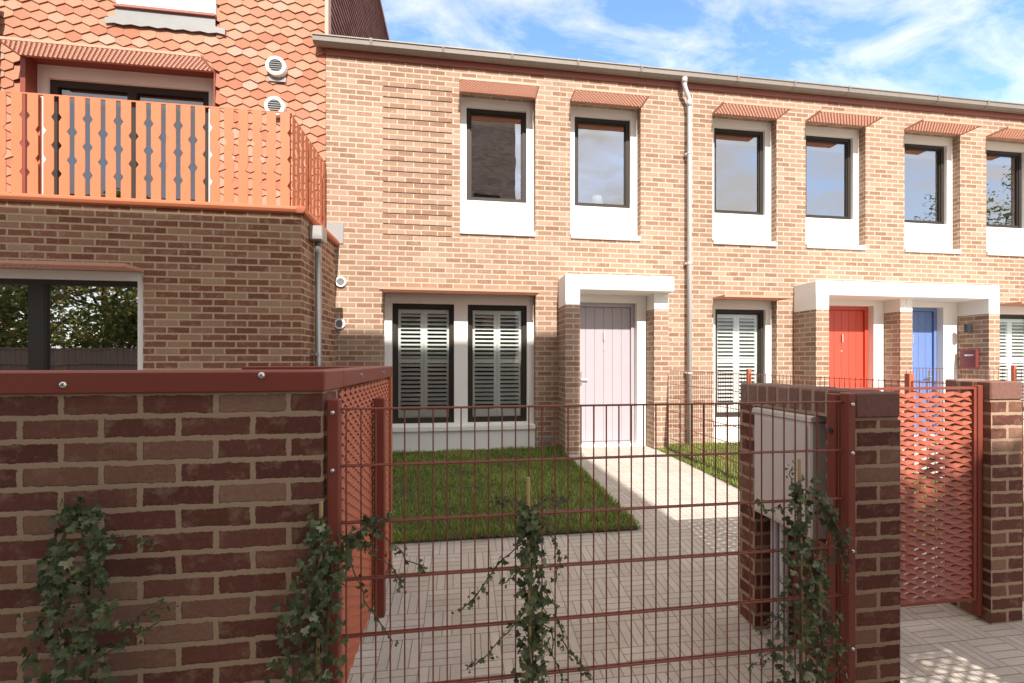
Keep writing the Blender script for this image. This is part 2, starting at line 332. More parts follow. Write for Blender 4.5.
    def ring(s, x0, x1, z0, z1, holes, y0, y1):
        """a board from y0 to y1 with rectangular holes right through it"""
        s.wall(x0, x1, z0, z1, y0, holes, y1 - y0)
        s.quad((x0, y0, z0), (x0, y0, z1), (x0, y1, z1), (x0, y1, z0)); s.quad((x1, y0, z0), (x1, y1, z0), (x1, y1, z1), (x1, y0, z1))
        s.quad((x0, y0, z1), (x1, y0, z1), (x1, y1, z1), (x0, y1, z1)); s.quad((x0, y0, z0), (x0, y1, z0), (x1, y1, z0), (x1, y0, z0))
        return s
    def build(s, name, mat, parent=None, smooth=False, uvo=(0, 0)):
        base = WORLDLOC.get(parent.name, Vector((0, 0, 0))) if parent else Vector((0, 0, 0))
        me = bpy.data.meshes.new(name); me.from_pydata([(x - base.x, y - base.y, z - base.z) for x, y, z in s.v], [], s.f)
        mats = mat if isinstance(mat, (list, tuple)) else [mat]
        for mm in mats: me.materials.append(M[mm] if isinstance(mm, str) else mm)
        me.uv_layers.new(name='UVMap'); me.color_attributes.new('tint', 'FLOAT_COLOR', 'CORNER')
        uv = me.uv_layers['UVMap']
        U = [0.0] * (2 * len(me.loops)); T = [0.0] * (4 * len(me.loops))
        for p in me.polygons:
            n = p.normal; ax = max(range(3), key=lambda k: abs(n[k])); t = s.t[p.index]
            for li in p.loop_indices:
                x, y, z = s.v[me.loops[li].vertex_index]
                a, b = ((y, z) if ax == 0 else (x, z) if ax == 1 else (x, y))
                U[2 * li] = a + uvo[0] + (0.1 if ax == 0 else 0); U[2 * li + 1] = b + uvo[1]
                T[4 * li] = T[4 * li + 1] = T[4 * li + 2] = t; T[4 * li + 3] = 1
        uv.data.foreach_set('uv', U); me.color_attributes['tint'].data.foreach_set('color', T)
        me.polygons.foreach_set('material_index', s.m)
        if smooth: me.polygons.foreach_set('use_smooth', [True] * len(me.polygons))
        me.update()
        o = bpy.data.objects.new(name, me); COL.objects.link(o); WORLDLOC[o.name] = base.copy()
        if parent: o.parent = parent
        return o
WORLDLOC = {}
def thing(name, loc, label, cat, group=None):
    o = bpy.data.objects.new(name, None); COL.objects.link(o); o.location = loc; o.empty_display_size = 0.2
    WORLDLOC[o.name] = Vector(loc); o['label'] = label; o['category'] = cat
    if group: o['group'] = group
    return o
def tag(o, label, cat, group=None):
    o['label'] = label; o['category'] = cat
    if group: o['group'] = group
    return o
def struct(o): o['kind'] = 'structure'; return o

# ------------------------------------------------------------------ the ground
F = 6.62                                  # the plane of the terrace fronts
def gz(y):                                # the paving climbs gently to the level thresholds
    if y <= 2.3: return 0.0
    if y <= 3.6: return 0.15 * (y - 2.3) / 1.3
    return min(0.19, 0.15 + 0.04 * (y - 3.6) / 2.6)
g = MB()
ys = [-400, -3.5, -0.6]
g.quad((-400, -400, -0.02), (400, -400, -0.02), (400, 400, -0.02), (-400, 400, -0.02))
struct(g.build('ground', 'earth'))
g = MB(); g.box(-60, 60, -4.6, -0.9, -0.1, -0.012)
struct(g.build('road', 'asphalt'))
g = MB()
ysl = [-0.9, 1.0, 2.3, 2.6, 2.9, 3.2, 3.6, 4.2, 5.0, 6.2, 6.66]
for a, b in zip(ysl, ysl[1:]):
    g.quad((-14, a, gz(a)), (22, a, gz(a)), (22, b, gz(b)), (-14, b, gz(b)))
g.box(-14, 22, -1.02, -0.9, -0.1, 0.004)
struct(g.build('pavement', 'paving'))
def lawn(x0, x1, y0, y1, seed, n, hmul=1.0):
    s = MB(); rnd = random.Random(seed); k = 8
    for i in range(k):
        a = y0 + (y1 - y0) * i / k; b = y0 + (y1 - y0) * (i + 1) / k
        s.quad((x0, a, gz(a) + 0.012), (x1, a, gz(a) + 0.012), (x1, b, gz(b) + 0.012), (x0, b, gz(b) + 0.012))
    struct(s.build('lawn_bed', 'soil'))
    gmb = MB()
    for i in range(n):
        x = rnd.uniform(x0, x1); y = rnd.uniform(y0, y1); z = gz(y) + 0.01
        if rnd.random() < 0.06:
            if rnd.random() < 0.5: y = y0 + rnd.gauss(-0.005, 0.018)
            else: x = (x1 if x1 < 2 else x0) + rnd.gauss(0, 0.018)
        clump = math.sin(x * 5.1 + 2 * math.sin(y * 3.3)) * math.sin(y * 6.3 + 1.7 * math.sin(x * 2.9))
        h = rnd.uniform(0.024, 0.052) * (1 + 0.4 * clump) * hmul; w = rnd.uniform(0.002, 0.0045); a = rnd.uniform(0, 6.283)
        dx, dy = math.cos(a), math.sin(a); le = rnd.uniform(0.005, 0.05)
        bx, by = -dy * w, dx * w
        t = min(1, max(0, rnd.gauss(0.40 + 0.2 * clump + 0.15 * math.sin(x * 1.9 + y * 1.3), 0.18))); t = 1.0 if rnd.random() < 0.03 else t
        gmb.add([(x - bx, y - by, z), (x + bx, y + by, z), (x + bx * 0.7 + dx * le * 0.4, y + by * 0.7 + dy * le * 0.4, z + h * 0.6),
                 (x - bx * 0.7 + dx * le * 0.4, y - by * 0.7 + dy * le * 0.4, z + h * 0.6), (x + dx * le, y + dy * le, z + h)], [(0, 1, 2, 3), (3, 2, 4)], t)
    o = gmb.build('lawn_grass', 'grass'); o['kind'] = 'stuff'; return o
lawn(-1.95, 1.42, 3.46, 6.6, 3, 46000)
lawn(2.88, 5.30, 3.0, 6.6, 4, 26000, 0.9)

# ------------------------------------------------------------------ window and door kit
def canopy(parent, x0, x1, y, z, out=0.32):
    """flat sun canopy: an open grating of zigzag fins in a thin frame"""
    c = MB(); k = int(out / 0.0262); hgt = 0.0305; n = int((x1 - x0) / 0.0275)
    for i in range(k):
        yy = y - out + 0.008 + i * (out - 0.018) / (k - 1); P = []; Fc = []
        for m in range(n + 1):
            x = x0 + 0.004 + (x1 - x0 - 0.008) * m / n; d = 0.0045 * (1 if (m + i) % 2 else -1)
            for dy in (-0.0015, 0.0015): P += [(x, yy + d + dy, z - hgt / 2), (x, yy + d + dy, z + hgt / 2)]
        for m in range(n):
            a = 4 * m; b = a + 4
            Fc += [(a, b, b + 1, a + 1), (a + 2, a + 3, b + 3, b + 2), (a, a + 2, b + 2, b), (a + 1, b + 1, b + 3, a + 3)]
        c.add(P, Fc)
    c.box(x0, x1, y - out - 0.006, y - out, z - 0.016, z + 0.018)
    for xa in (x0 - 0.008, x1): c.box(xa, xa + 0.008, y - out - 0.006, y - 0.001, z - 0.018, z + 0.016)
    c.box(x0, x1, y - 0.022, y - 0.001, z - 0.0155, z + 0.016)
    return c.build('canopy', 'canopy_metal', parent)
def frame_bars(mb, x0, x1, z0, z1, y0, y1, w=0.055):
    mb.ring(x0, x1, z0, z1, [(x0 + w, x1 - w, z0 + w, z1 - w)], y0, y1)
def window(house, x0, x1, z0, z1, frames, y=F, rec=0.12, sill=True, glass='glass', blind=True, cano=True, shutters=False, hood=0.32, reveal=0.05):
    s = MB(); s.ring(x0 + 0.002, x1 - 0.002, z0, z1 - 0.002, frames, y + rec, y + rec + reveal + 0.07)
    w = s.build('window', 'white', house)
    for (a, b, c, d) in frames:
        fy = y + rec + reveal
        fm = MB(); frame_bars(fm, a + 0.001, b - 0.001, c + 0.001, d - 0.001, fy, fy + 0.07)
        fm.ring(a + 0.056, b - 0.056, c + 0.056, d - 0.056, [(a + 0.075, b - 0.075, c + 0.075, d - 0.075)], fy + 0.018, fy + 0.06)
        fr = fm.build('frame', 'dark_frame', w)
        p = MB(); p.quad((a + 0.07, fy + 0.035, c + 0.07), (b - 0.07, fy + 0.035, c + 0.07), (b - 0.07, fy + 0.035, d - 0.07), (a + 0.07, fy + 0.035, d - 0.07))
        p.build('pane', glass, w)
        if blind:
            bl = MB(); bl.bbox(a + 0.06, b - 0.06, fy + 0.09, fy + 0.15, d - 0.20, d - 0.065, 0.01); bl.build('blind', 'cream', w)
        if shutters:
            mid = (a + b) / 2; sy = fy + 0.065
            for (l, r) in ((a + 0.062, mid - 0.002), (mid + 0.002, b - 0.062)):
                sh = MB(); zm = c + (d - c) * 0.52
                lo, hi = c + 0.06, d - 0.06
                st = 0.048
                sh.ring(l, r, lo, hi, [(l + st, r - st, lo + 0.13, zm - 0.03), (l + st, r - st, zm + 0.03, hi - 0.075)], sy, sy + 0.03)
                for (za, zb) in ((lo + 0.13, zm - 0.03), (zm + 0.03, hi - 0.075)):
                    k = int((zb - za) / 0.060)
                    for i in range(k):
                        zc = za + (i + 0.5) * (zb - za) / k
                        sh.prism([(sy - 0.014, zc - 0.009), (sy - 0.012, zc - 0.018), (sy + 0.042, zc + 0.009), (sy + 0.040, zc + 0.018)], l + st, r - st, axis='x')
                sh.build('shutter', 'shutter', w)
    if sill:
        sl = MB(); sl.bbox(x0 + 0.004, x1 - 0.004 + (0.0), y - 0.03, y + rec + 0.01, z0 - 0.012, z0 + 0.058, 0.006); sl.build('sill', 'white', w)
    if cano: canopy(w, x0, x1, y, z1 - 0.002, hood)
    return w
def room(house, x0, x1, z0, z1, y0=F + 0.36, y1=F + 4.2):
    s = MB(); e = 0.02
    # floor, ceiling, back and side walls seen from inside
    s.box(x0 + e, x1 - e, y0, y1, z0, z0 + 0.06); s.box(x0 + e, x1 - e, y0, y1, z1 - 0.06, z1); s.box(x0 + e, x1 - e, y1, y1 + 0.08, z0, z1)
    s.box(x0 + e, x0 + 0.1, y0, y1, z0 + 0.061, z1 - 0.061); s.box(x1 - 0.1, x1 - e, y0, y1, z0 + 0.061, z1 - 0.061)
    return s
def front_door(house, x0, x1, z0, z1, mat, y=F + 0.13, handle_left=True):
    d = MB(); fw = 0.055
    d.ring(x0, x1, z0, z1, [(x0 + fw, x1 - fw, z0 + 0.03, z1 - fw)], y - 0.03, y + 0.06)
    a, b = x0 + fw + 0.004, x1 - fw - 0.004; n = 6; g = 0.003
    for i in range(n):
        u = a + (b - a) * i / n; v = a + (b - a) * (i + 1) / n
        d.bbox(u + g / 2, v - g / 2, y, y + 0.02, z0 + 0.035, z1 - fw - 0.004, 0.002)
    d.box(a, b, y + 0.012, y + 0.04, z0 + 0.035, z1 - fw - 0.004)
    o = d.build('front_door', mat, house)
    h = MB(); hx = a + 0.06 if handle_left else b - 0.06
    h.bbox(hx - 0.018, hx + 0.018, y - 0.008, y - 0.0005, z0 + 0.9, z0 + 1.12, 0.004); h.tube([(hx, y - 0.008, z0 + 1.0), (hx, y - 0.045, z0 + 1.0), (hx + (0.11 if handle_left else -0.11), y - 0.047, z0 + 1.0)], 0.009, 8)
    h.build('handle', 'steel', o)
    k = MB(); mx = (x0 + x1) / 2
    k.prism([(y - 0.0005, z0 + 1.735), (y - 0.03, z0 + 1.735), (y - 0.034, z0 + 1.60), (y - 0.02, z0 + 1.60), (y - 0.018, z0 + 1.71), (y - 0.0005, z0 + 1.71)], mx - 0.009, mx + 0.009, axis='x')
    k.build('knocker', 'steel', o)
    k = MB(); k.disc_y(mx, z0 + 1.45, 0.014, y - 0.006, y - 0.0005, 12); k.build('spy_hole', 'steel', o)
    ts = MB(); ts.bbox(x0, x1, y - 0.06, y + 0.08, z0 - 0.035, z0 - 0.001, 0.004); ts.build('threshold', 'white', o)
    return o
def gutter_for(house, x0, x1, ends=(False, False)):
    s = MB(); yb, zt = F - 0.035, 5.935
    prof = [(yb, zt), (yb, zt - 0.085), (yb - 0.03, zt - 0.098), (yb - 0.085, zt - 0.098), (yb - 0.12, zt - 0.07), (yb - 0.13, zt - 0.012), (yb - 0.142, zt - 0.008), (yb - 0.142, zt + 0.006), (yb - 0.122, zt + 0.004), (yb - 0.115, zt - 0.06), (yb - 0.085, zt - 0.086), (yb - 0.03, zt - 0.086), (yb - 0.008, zt - 0.08), (yb - 0.008, zt)]
    s.prism(prof, x0, x1, axis='x')
    o = s.build('gutter', 'gutter', house)
    x = x0 + 0.75
    while x < x1:
        j = MB(); j.prism([(yb - 0.002, zt + 0.004), (yb - 0.002, zt - 0.09), (yb - 0.03, zt - 0.104), (yb - 0.088, zt - 0.104), (yb - 0.125, zt - 0.073), (yb - 0.148, zt - 0.006), (yb - 0.148, zt + 0.012), (yb - 0.11, zt + 0.012)], x, x + 0.035, axis='x'); x += 0.98; j.build('gutter_bracket', 'gutter', o)
    return o
def roof_for(house, x0, x1):
    s = MB()
    s.prism([(F - 0.10, 5.95), (F - 0.10, 5.972), (F + 4.2, 5.972 + 4.3 * 0.5), (F + 8.6, 5.95), (F + 8.4, 5.90), (F + 4.2, 5.95 + 4.3 * 0.47)], x0, x1, axis='x')
    return s.build('roof', 'slate', house)

WIN_W = 1.11
def upper_frames(x0): return [(x0 + 0.095, x0 + 0.995, 3.89, 5.283)]
def brick_house(label, xl, xr, upper, lower, door_hole, name='terraced_house'):
    h = thing(name, ((xl + xr) / 2, F, 0.17), label, 'house', 'houses of the brick terrace')
    holes = [(x, x + WIN_W, 3.36, 5.42) for x in upper] + [(a, b, 0.15, 2.49) for a, b in lower] + [door_hole]
    s = MB(); s.wall(xl, xr, 0.1, 5.80, F, holes, 0.32)
    s.build('wall', 'brick', h)
    s = MB(); s.box(xl, xr, F + 8.4, F + 8.6, 0.1, 5.8); s.build('rear_wall', 'brick', h)
    fa = MB(); fa.box(xl, xr, F - 0.028, F + 0.05, 5.765, 5.93); fa.build('fascia', 'fascia', h)
    gutter_for(h, xl - (0.13 if xl < 0 else 0), xr); roof_for(h, xl, xr)
    for x in upper: window(h, x, x + WIN_W, 3.36, 5.42, upper_frames(x))
    for a, b in lower:
        fr = [(a + 0.105, a + 0.995, 0.584, 2.341)]
        if b - a > 1.5: fr.append((b - 1.0, b - 0.11, 0.584, 2.341))
        w = window(h, a, b, 0.15, 2.49, fr, sill=False, blind=False, glass='clear_glass', shutters=True)
        sl = MB(); sl.bbox(a + 0.003, b - 0.003, F - 0.02, F + 0.14, 0.485, 0.555, 0.006); sl.build('sill', 'white', w)
        rp = MB(); rp.box(a + 0.003, b - 0.003, F + 0.02, F + 0.13, 0.15, 0.483); rp.build('apron', 'white', w)
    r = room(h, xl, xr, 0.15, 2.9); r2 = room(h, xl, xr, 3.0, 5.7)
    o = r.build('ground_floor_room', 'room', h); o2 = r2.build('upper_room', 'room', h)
    return h
def door_surround(h, hole, door):
    s = MB(); a, b, c, d = hole
    s.ring(a + 0.002, b - 0.002, c, d - 0.002, [(door[0], door[1], door[2], door[3])], F - 0.006, F + 0.2)
    return s.build('door_surround', 'white', h)

# ---- house with the lavender door
XA, XB, XC, XD = -1.866, 3.50, 7.146, 13.2
hA = brick_house('brick terraced house with lavender front door and two white shuttered ground windows', XA, XB, (-0.016, 1.632), ((-1.098, 1.097),), (1.60, 2.833, 0.15, 2.56))
door_surround(hA, (1.60, 2.833, 0.15, 2.56), (1.70, 2.684, 0.2, 2.395))
front_door(hA, 1.703, 2.681, 0.22, 2.392, 'lavender')
def gq(y): return gz(y) - 0.03
def porch(house, lint, piers):
    """lint: (x0,x1,y0,z0,z1) white concrete canopy; piers: (x0,x1,yfront,ztop_of_brick)"""
    x0, x1, y0, z0, z1 = lint
    s = MB(); s.bbox(x0, x1, y0, F - 0.001, z0, z1, 0.008)
    p = s.build('porch_canopy', 'white', house)
    for (a, b, yf, zt) in piers:
        q = MB(); q.box(a, b, yf, F - 0.001, gq(yf), zt); q.build('porch_pier', 'brick', house, uvo=(-a, 0))
        c = MB(); c.box(a + 0.0005, b - 0.0005, yf + 0.0008, F - 0.002, zt + 0.001, z0 + 0.012); c.build('pier_cap', 'white', p)
    return p
porch(hA, (1.445, 3.062, 6.15, 2.507, 2.722), [(1.445, 1.653, 6.15, 2.29), (2.836, 3.061, 6.33, 2.27)])
def downpipe(house, xt, x, z0, zt, mat='pale_pipe'):
    d = MB(); y = F - 0.09
    d.tube([(xt, F - 0.12, zt), (xt, F - 0.12, zt - 0.10), (xt + (x - xt) * 0.15, F - 0.115, zt - 0.16), (xt + (x - xt) * 0.85, y - 0.004, zt - 0.29), (x, y, zt - 0.36), (x, y, z0)], 0.034, 12)
    d.tube([(xt, F - 0.12, zt - 0.005), (xt, F - 0.12, zt - 0.085)], 0.043, 12); d.tube([(x, y, zt - 0.33), (x, y, zt - 0.42)], 0.041, 12)
    o = d.build('downpipe', mat, house, smooth=True)
    for zz in (1.3, 3.0, 4.7):
        b = MB(); b.bbox(x - 0.055, x + 0.055, y + 0.02, F - 0.001, zz, zz + 0.03, 0.004); b.tube([(x, y, zz), (x, y, zz + 0.03)], 0.041, 12); b.build('bracket', mat, o)
    return o
downpipe(hA, 3.40, 3.50, gz(6.5), 5.86)
# banded brick panel: every other course stands proud
s = MB(); k0 = int(round(3.30 / 0.15))
for k in range(k0, k0 + 15):
    s.box(-1.098, -0.131, F - 0.014, F + 0.02, k * 0.15 + 0.006, k * 0.15 + 0.075)
s.build('banded_brick_panel', 'brick', hA)
def wall_vent(house, x, z, r, y=F, proj=0.025, name='vent'):
    n = 24; s = MB()
    ri = r * 0.68
    P = []; Fc = []
    for (rr, yy) in ((r, y), (r, y - proj), (r * 0.93, y - proj - 0.006), (ri, y - proj - 0.006), (ri, y - proj + 0.012)):
        P += [(x + rr * math.cos(2 * math.pi * k / n), yy, z + rr * math.sin(2 * math.pi * k / n)) for k in range(n)]
    for a in range(4):
        for k in range(n): Fc.append((a * n + k, a * n + (k + 1) % n, (a + 1) * n + (k + 1) % n, (a + 1) * n + k))
    s.add(P, Fc); o = s.build(name, 'white', house)
    g = MB()
    for k in range(6):
        zz = -ri + (k + 0.5) * 2 * ri / 6; hw = math.sqrt(max(0, ri * ri - zz * zz)) * 0.98
        g.prism([(y - proj - 0.004, z + zz - 0.006), (y - proj + 0.010, z + zz + 0.010), (y - proj + 0.012, z + zz + 0.007), (y - proj - 0.002, z + zz - 0.010)], x - hw, x + hw, axis='x')
    g.disc_y(x, z, ri, y - proj + 0.013, y - proj + 0.018, 20); g.build('grille', 'grey_grille', o)
    return o
wall_vent(hA, -1.665, 2.607, 0.075); wall_vent(hA, -1.68, 2.02, 0.075)
s = MB(); s.bbox(-1.86, -1.63, F - 0.012, F - 0.001, 3.14, 3.43, 0.005); s.build('lead_flashing', 'lead', hA)
s = MB(); s.bbox(1.15, 1.37, F - 0.006, F - 0.0008, 0.30, 0.36, 0.002); s.build('air_brick', 'grey_grille', hA)

# ---- house with the red door, house with the blue door
hB = brick_house('brick terraced house with red front door beside the downpipe', XB, XC, (3.94, 5.575), ((3.95, 5.055),), (5.70, 7.031, 0.15, 2.56))
door_surround(hB, (5.70, 7.031, 0.15, 2.56), (5.87, 6.836, 0.2, 2.42)); front_door(hB, 5.873, 6.833, 0.22, 2.417, 'red_door')
porch(hB, (5.357, XC - 0.002, 6.15, 2.51, 2.73), [(5.357, 5.576, 6.15, 2.29), (7.034, XC - 0.002, 6.33, 2.30)])
hC = brick_house('brick terraced house with blue front door at the right end', XC, XD, (7.435, 9.085), ((9.36, 10.46),), (7.20, 8.488, 0.15, 2.56))
door_surround(hC, (7.20, 8.488, 0.15, 2.56), (7.24, 8.199, 0.2, 2.42)); front_door(hC, 7.243, 8.196, 0.22, 2.417, 'blue_door', handle_left=False)
porch(hC, (XC + 0.002, 8.70, 6.15, 2.51, 2.73), [(XC + 0.002, 7.258, 6.33, 2.30), (8.491, 8.699, 6.15, 2.27)])
s = MB(); s.bbox(8.43, 8.489, 6.29, 6.54, 1.385, 1.69, 0.008); lb = s.build('letter_box', 'letter')
tag(lb, 'dark red letter box on the brick pier beside the blue door', 'letter box')
s = MB(); s.bbox(8.424, 8.431, 6.33, 6.46, 1.585, 1.61, 0.002); s.build('letter_slot', 'steel', lb)
wl = thing('wall_light', (8.49, 6.42, 2.0), 'small black wall light above the letter box', 'wall light')
s = MB(); s.tube([(8.43, 6.42, 1.98), (8.43, 6.42, 2.12)], 0.045, 14); s.build('lamp_body', 'black', wl)
s = MB(); s.bbox(8.45, 8.4895, 6.385, 6.455, 2.0, 2.1, 0.004); s.build('mounting_plate', 'black', wl)
# lamps seen through the windows
pl = thing('pendant_lamp', (0.46, 7.5, 2.84), 'yellow pendant lamp behind the right hand shutters', 'lamp')
s = MB()
P = []; n = 18
for rr, zz in ((0.05, 2.29), (0.10, 2.25), (0.115, 2.18), (0.11, 2.10), (0.10, 2.08)): P += [(0.46 + rr * math.cos(2 * math.pi * k / n), 7.5 + rr * math.sin(2 * math.pi * k / n), zz) for k in range(n)]
s.add(P, [(a * n + k, a * n + (k + 1) % n, (a + 1) * n + (k + 1) % n, (a + 1) * n + k) for a in range(4) for k in range(n)]); s.build('lamp_shade', 'lampshade', pl, smooth=True)
s = MB(); s.tube([(0.46, 7.5, 2.28), (0.46, 7.5, 2.84)], 0.004, 6); s.build('flex', 'black', pl)
tl = thing('table_lamp', (2.2, 7.12, 3.06), 'white table lamp on a stand inside the upper window right of the banded panel', 'lamp')
s = MB(); s.tube([(2.2, 7.12, 4.03), (2.2, 7.12, 4.19)], [0.105, 0.075], 18); s.build('lamp_shade', 'white_shade', tl, smooth=True)
s = MB(); s.tube([(2.2, 7.12, 3.065), (2.2, 7.12, 3.09), (2.2, 7.12, 3.11), (2.2, 7.12, 4.05)], [0.12, 0.12, 0.015, 0.012], 12); s.build('lamp_stand', 'white_shade', tl)

# ------------------------------------------------------------------ the tile-clad house on the left
TH = thing('tile_clad_house', (-4.2, 5.9, 0.0), 'orange tile clad house with brick bay, balcony and flat top', 'house')
BX, BY = -1.74, 5.26
XL = -6.6
s = MB(); s.wall(XL, BX, 0.0, 3.112, BY, [(-5.62, -3.305, 0.35, 2.44)], 0.16)
s.quad((BX, BY, 0), (BX, F, 0), (BX, F, 3.112), (BX, BY, 3.112)); s.quad((XL, BY, 0), (XL, BY, 3.112), (XL, F, 3.112), (XL, F, 0))
s.build('bay_wall', 'bay_brick', TH, uvo=(0.04, 0.01))
# bay window
w = MB(); w.ring(-5.618, -3.307, 0.35, 2.438, [(-5.55, -3.375, 0.42, 2.345)], BY + 0.03, BY + 0.15); bw = w.build('bay_window', 'white', TH)
fm = MB(); fm.ring(-5.549, -3.376, 0.421, 2.344, [(-5.48, -4.415, 0.49, 2.29), (-4.275, -3.39, 0.49, 2.29)], BY + 0.07, BY + 0.14); fm.build('frame', 'dark_frame', bw)
for a, b in ((-5.49, -4.405), (-4.285, -3.38)):
    p = MB(); p.quad((a, BY + 0.11, 0.48), (b, BY + 0.11, 0.48), (b, BY + 0.11, 2.30), (a, BY + 0.11, 2.30)); p.build('pane', 'bay_glass', bw)
p = MB(); p.bbox(-4.225, -4.135, BY + 0.125, BY + 0.16, 0.5, 2.28, 0.006); p.build('curtain_edge', 'white', bw)
canopy(bw, -5.62, -3.305, BY, 2.452, 0.26)
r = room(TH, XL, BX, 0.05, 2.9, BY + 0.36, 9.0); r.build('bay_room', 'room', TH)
# coping and balcony deck
def coping_profile(zb): return [(0, zb), (0, zb + 0.075), (-0.045, zb + 0.085), (-0.075, zb + 0.07), (-0.085, zb + 0.04), (-0.075, zb + 0.012), (-0.05, zb)]
s = MB(); prof = coping_profile(3.113)
s.prism([(BY + 0.03 + a, z) for a, z in prof], XL, BX + 0.0548, axis='x')
s.prism([(BX - 0.03 - a, z) for a, z in prof], BY - 0.055, F - 0.002, axis='y')
s.box(XL, BX - 0.032, BY + 0.031, F - 0.002, 3.114, 3.17)
s.build('balcony_deck', 'orange_metal', TH)
# balustrade of cut metal boards
bal = MB(); zb, zt = 3.206, 4.225
bal.box(XL, -1.86, 5.283, 5.297, zt + 0.002, zt + 0.016); bal.box(-1.874, -1.86, 5.299, F - 0.004, zt + 0.002, zt + 0.016)
bal.box(XL, -1.875, 5.283, 5.297, zb - 0.016, zb - 0.003); bal.box(-1.874, -1.861, 5.299, F - 0.004, zb - 0.016, zb - 0.003)
for x in (-1.90, -3.1, -4.3, -5.5): bal.box(x - 0.012, x + 0.012, 5.305, 5.33, 3.172, zt)
for x in (5.34, 5.95, 6.55): bal.box(-1.905, -1.88, x - 0.012, x + 0.012, 3.172, zt)
balo = bal.build('balustrade', 'orange_metal', TH)
pitch, gap, dn, dh = 0.142, 0.046, 0.026, 0.042
def board(parity):
    """outline of one board, in (a,z): diamonds notched out of both edges"""
    w0, w1 = gap / 2, pitch - gap / 2
    A = (0.215, 0.5, 0.785); B = (0.355, 0.645)
    left = [(w0, zb)]
    for f in (A if parity else B):
        z = zb + f * (zt - zb); left += [(w0, z - dh), (w0 + dn, z), (w0, z + dh)]
    left += [(w0, zt)]
    right = [(w1, zt)]
    for f in reversed(B if parity else A):
        z = zb + f * (zt - zb); right += [(w1, z + dh), (w1 - dn, z), (w1, z - dh)]
    right += [(w1, zb)]
    return left + right
x = -1.866 - pitch + gap / 2; i = 0
while x > XL:
    q = MB(); q.prism([(x + a, z) for a, z in board(i % 2)], 5.276, 5.282); q.build('board', 'orange_metal', balo); x -= pitch; i += 1
y = 5.30; i = 1
while y + pitch < F + 0.02:
    q = MB(); q.prism([(y + a, z) for a, z in board(i % 2)], -1.859, -1.853, axis='x'); q.build('board', 'orange_metal', balo); y += pitch; i += 1
# upper tile hung wall
TP, TG, TA = 0.193, 0.112, 0.048
D_ = (-5.56, -3.30, 3.17, 5.40); TW = (-4.47, -3.27, 5.92, 7.6)
s = MB(); s.wall(-9.5, XA, 3.0, 9.6, F + 0.03, [D_, (TW[0], TW[1], 6.15, 7.6)], 0.14)
s.build('upper_wall', 'fascia', TH)
rnd = random.Random(7); s = MB()
row = 0; z = 3.17
while z < 8.2:
    i = 0; x = -6.9 + (0.5 * TP if row % 2 else 0)
    while x - TP / 2 < XA:
        def inside(h, pad=0.0): return h[0] - pad < x < h[1] + pad and h[2] - 0.05 < z + 0.06 < h[3] - 0.02
        if not inside(D_) and not inside(TW, 0.0):
            a, b = x - TP / 2 + 0.001, x + TP / 2 - 0.001; 
            a2, b2 = a, min(b, XA - 0.004)
            # keep clear of openings
            for hh in (D_, TW):
                if hh[2] < z + 0.1 and z < hh[3]:
                    if a2 < hh[0] < b2: b2 = hh[0] - 0.002
                    if a2 < hh[1] < b2: a2 = hh[1] + 0.002
            def bot(xx): return z + TA * abs(xx - x) / (TP / 2)
            pts = [(a2, bot(a2))] + ([(x, z)] if a2 < x < b2 else []) + [(b2, bot(b2)), (b2, z + 0.2), (a2, z + 0.2)]
            j = rnd.uniform(-0.002, 0.003); n = len(pts); th = 0.013
            def yy(zv): return F + 0.018 - (0.026 + j) * (1 - (zv - z) / 0.2) 
            P = [(u, yy(v), v) for u, v in pts] + [(u, yy(v) + th, v) for u, v in pts]
            s.add(P, [tuple(range(n)), tuple(range(2 * n - 1, n - 1, -1))] + [(k, n + k, n + (k + 1) % n, (k + 1) % n) for k in range(n)], min(1, max(0, rnd.gauss(0.45, 0.27))))
        x += TP
    z += TG; row += 1
s.build('tile_cladding', 'tile', TH)
# balcony door
w = MB(); w.ring(D_[0] + 0.06, D_[1] - 0.002, 3.18, D_[3] - 0.003, [(-5.385, -3.44, 3.20, 5.227)], F + 0.15, F + 0.24); bd = w.build('balcony_door', 'white', TH)
w = MB(); w.box(D_[0] + 0.001, D_[0] + 0.058, F - 0.012, F + 0.23, 3.18, D_[3] - 0.003); w.build('reveal_lining', 'red_metal', bd)
w = MB(); w.box(D_[0] + 0.061, D_[1] - 0.003, F + 0.0005, F + 0.148, 5.3985, 5.425); w.build('head_light_stop', 'red_metal', bd)  # added to block sun leaking down between the tiles and the canopy
w = MB(); w.box(D_[1] + 0.001, D_[1] + 0.02, F - 0.012, F + 0.02, 3.18, D_[3] - 0.003); w.build('reveal_lining', 'red_metal', bd)
fm = MB(); fm.ring(-5.384, -3.441, 3.201, 5.226, [(-5.30, -4.47, 3.28, 5.14), (-4.36, -3.53, 3.28, 5.14)], F + 0.19, F + 0.25)
fm.build('frame', 'dark_frame', bd)
for a, b in ((-5.31, -4.46), (-4.37, -3.52)):
    p = MB(); p.quad((a, F + 0.225, 3.27), (b, F + 0.225, 3.27), (b, F + 0.225, 5.15), (a, F + 0.225, 5.15)); p.build('pane', 'door_glass', bd)
    p = MB(); p.bbox(a + 0.02, b - 0.02, F + 0.27, F + 0.32, 4.98, 5.13, 0.01); p.build('blind', 'cream', bd)
canopy(bd, D_[0], D_[1], F, D_[3] + 0.004, 0.32)
r = room(TH, -6.6, XA, 3.02, 5.7, F + 0.36, 10.5); r.build('upper_room', 'room', TH)
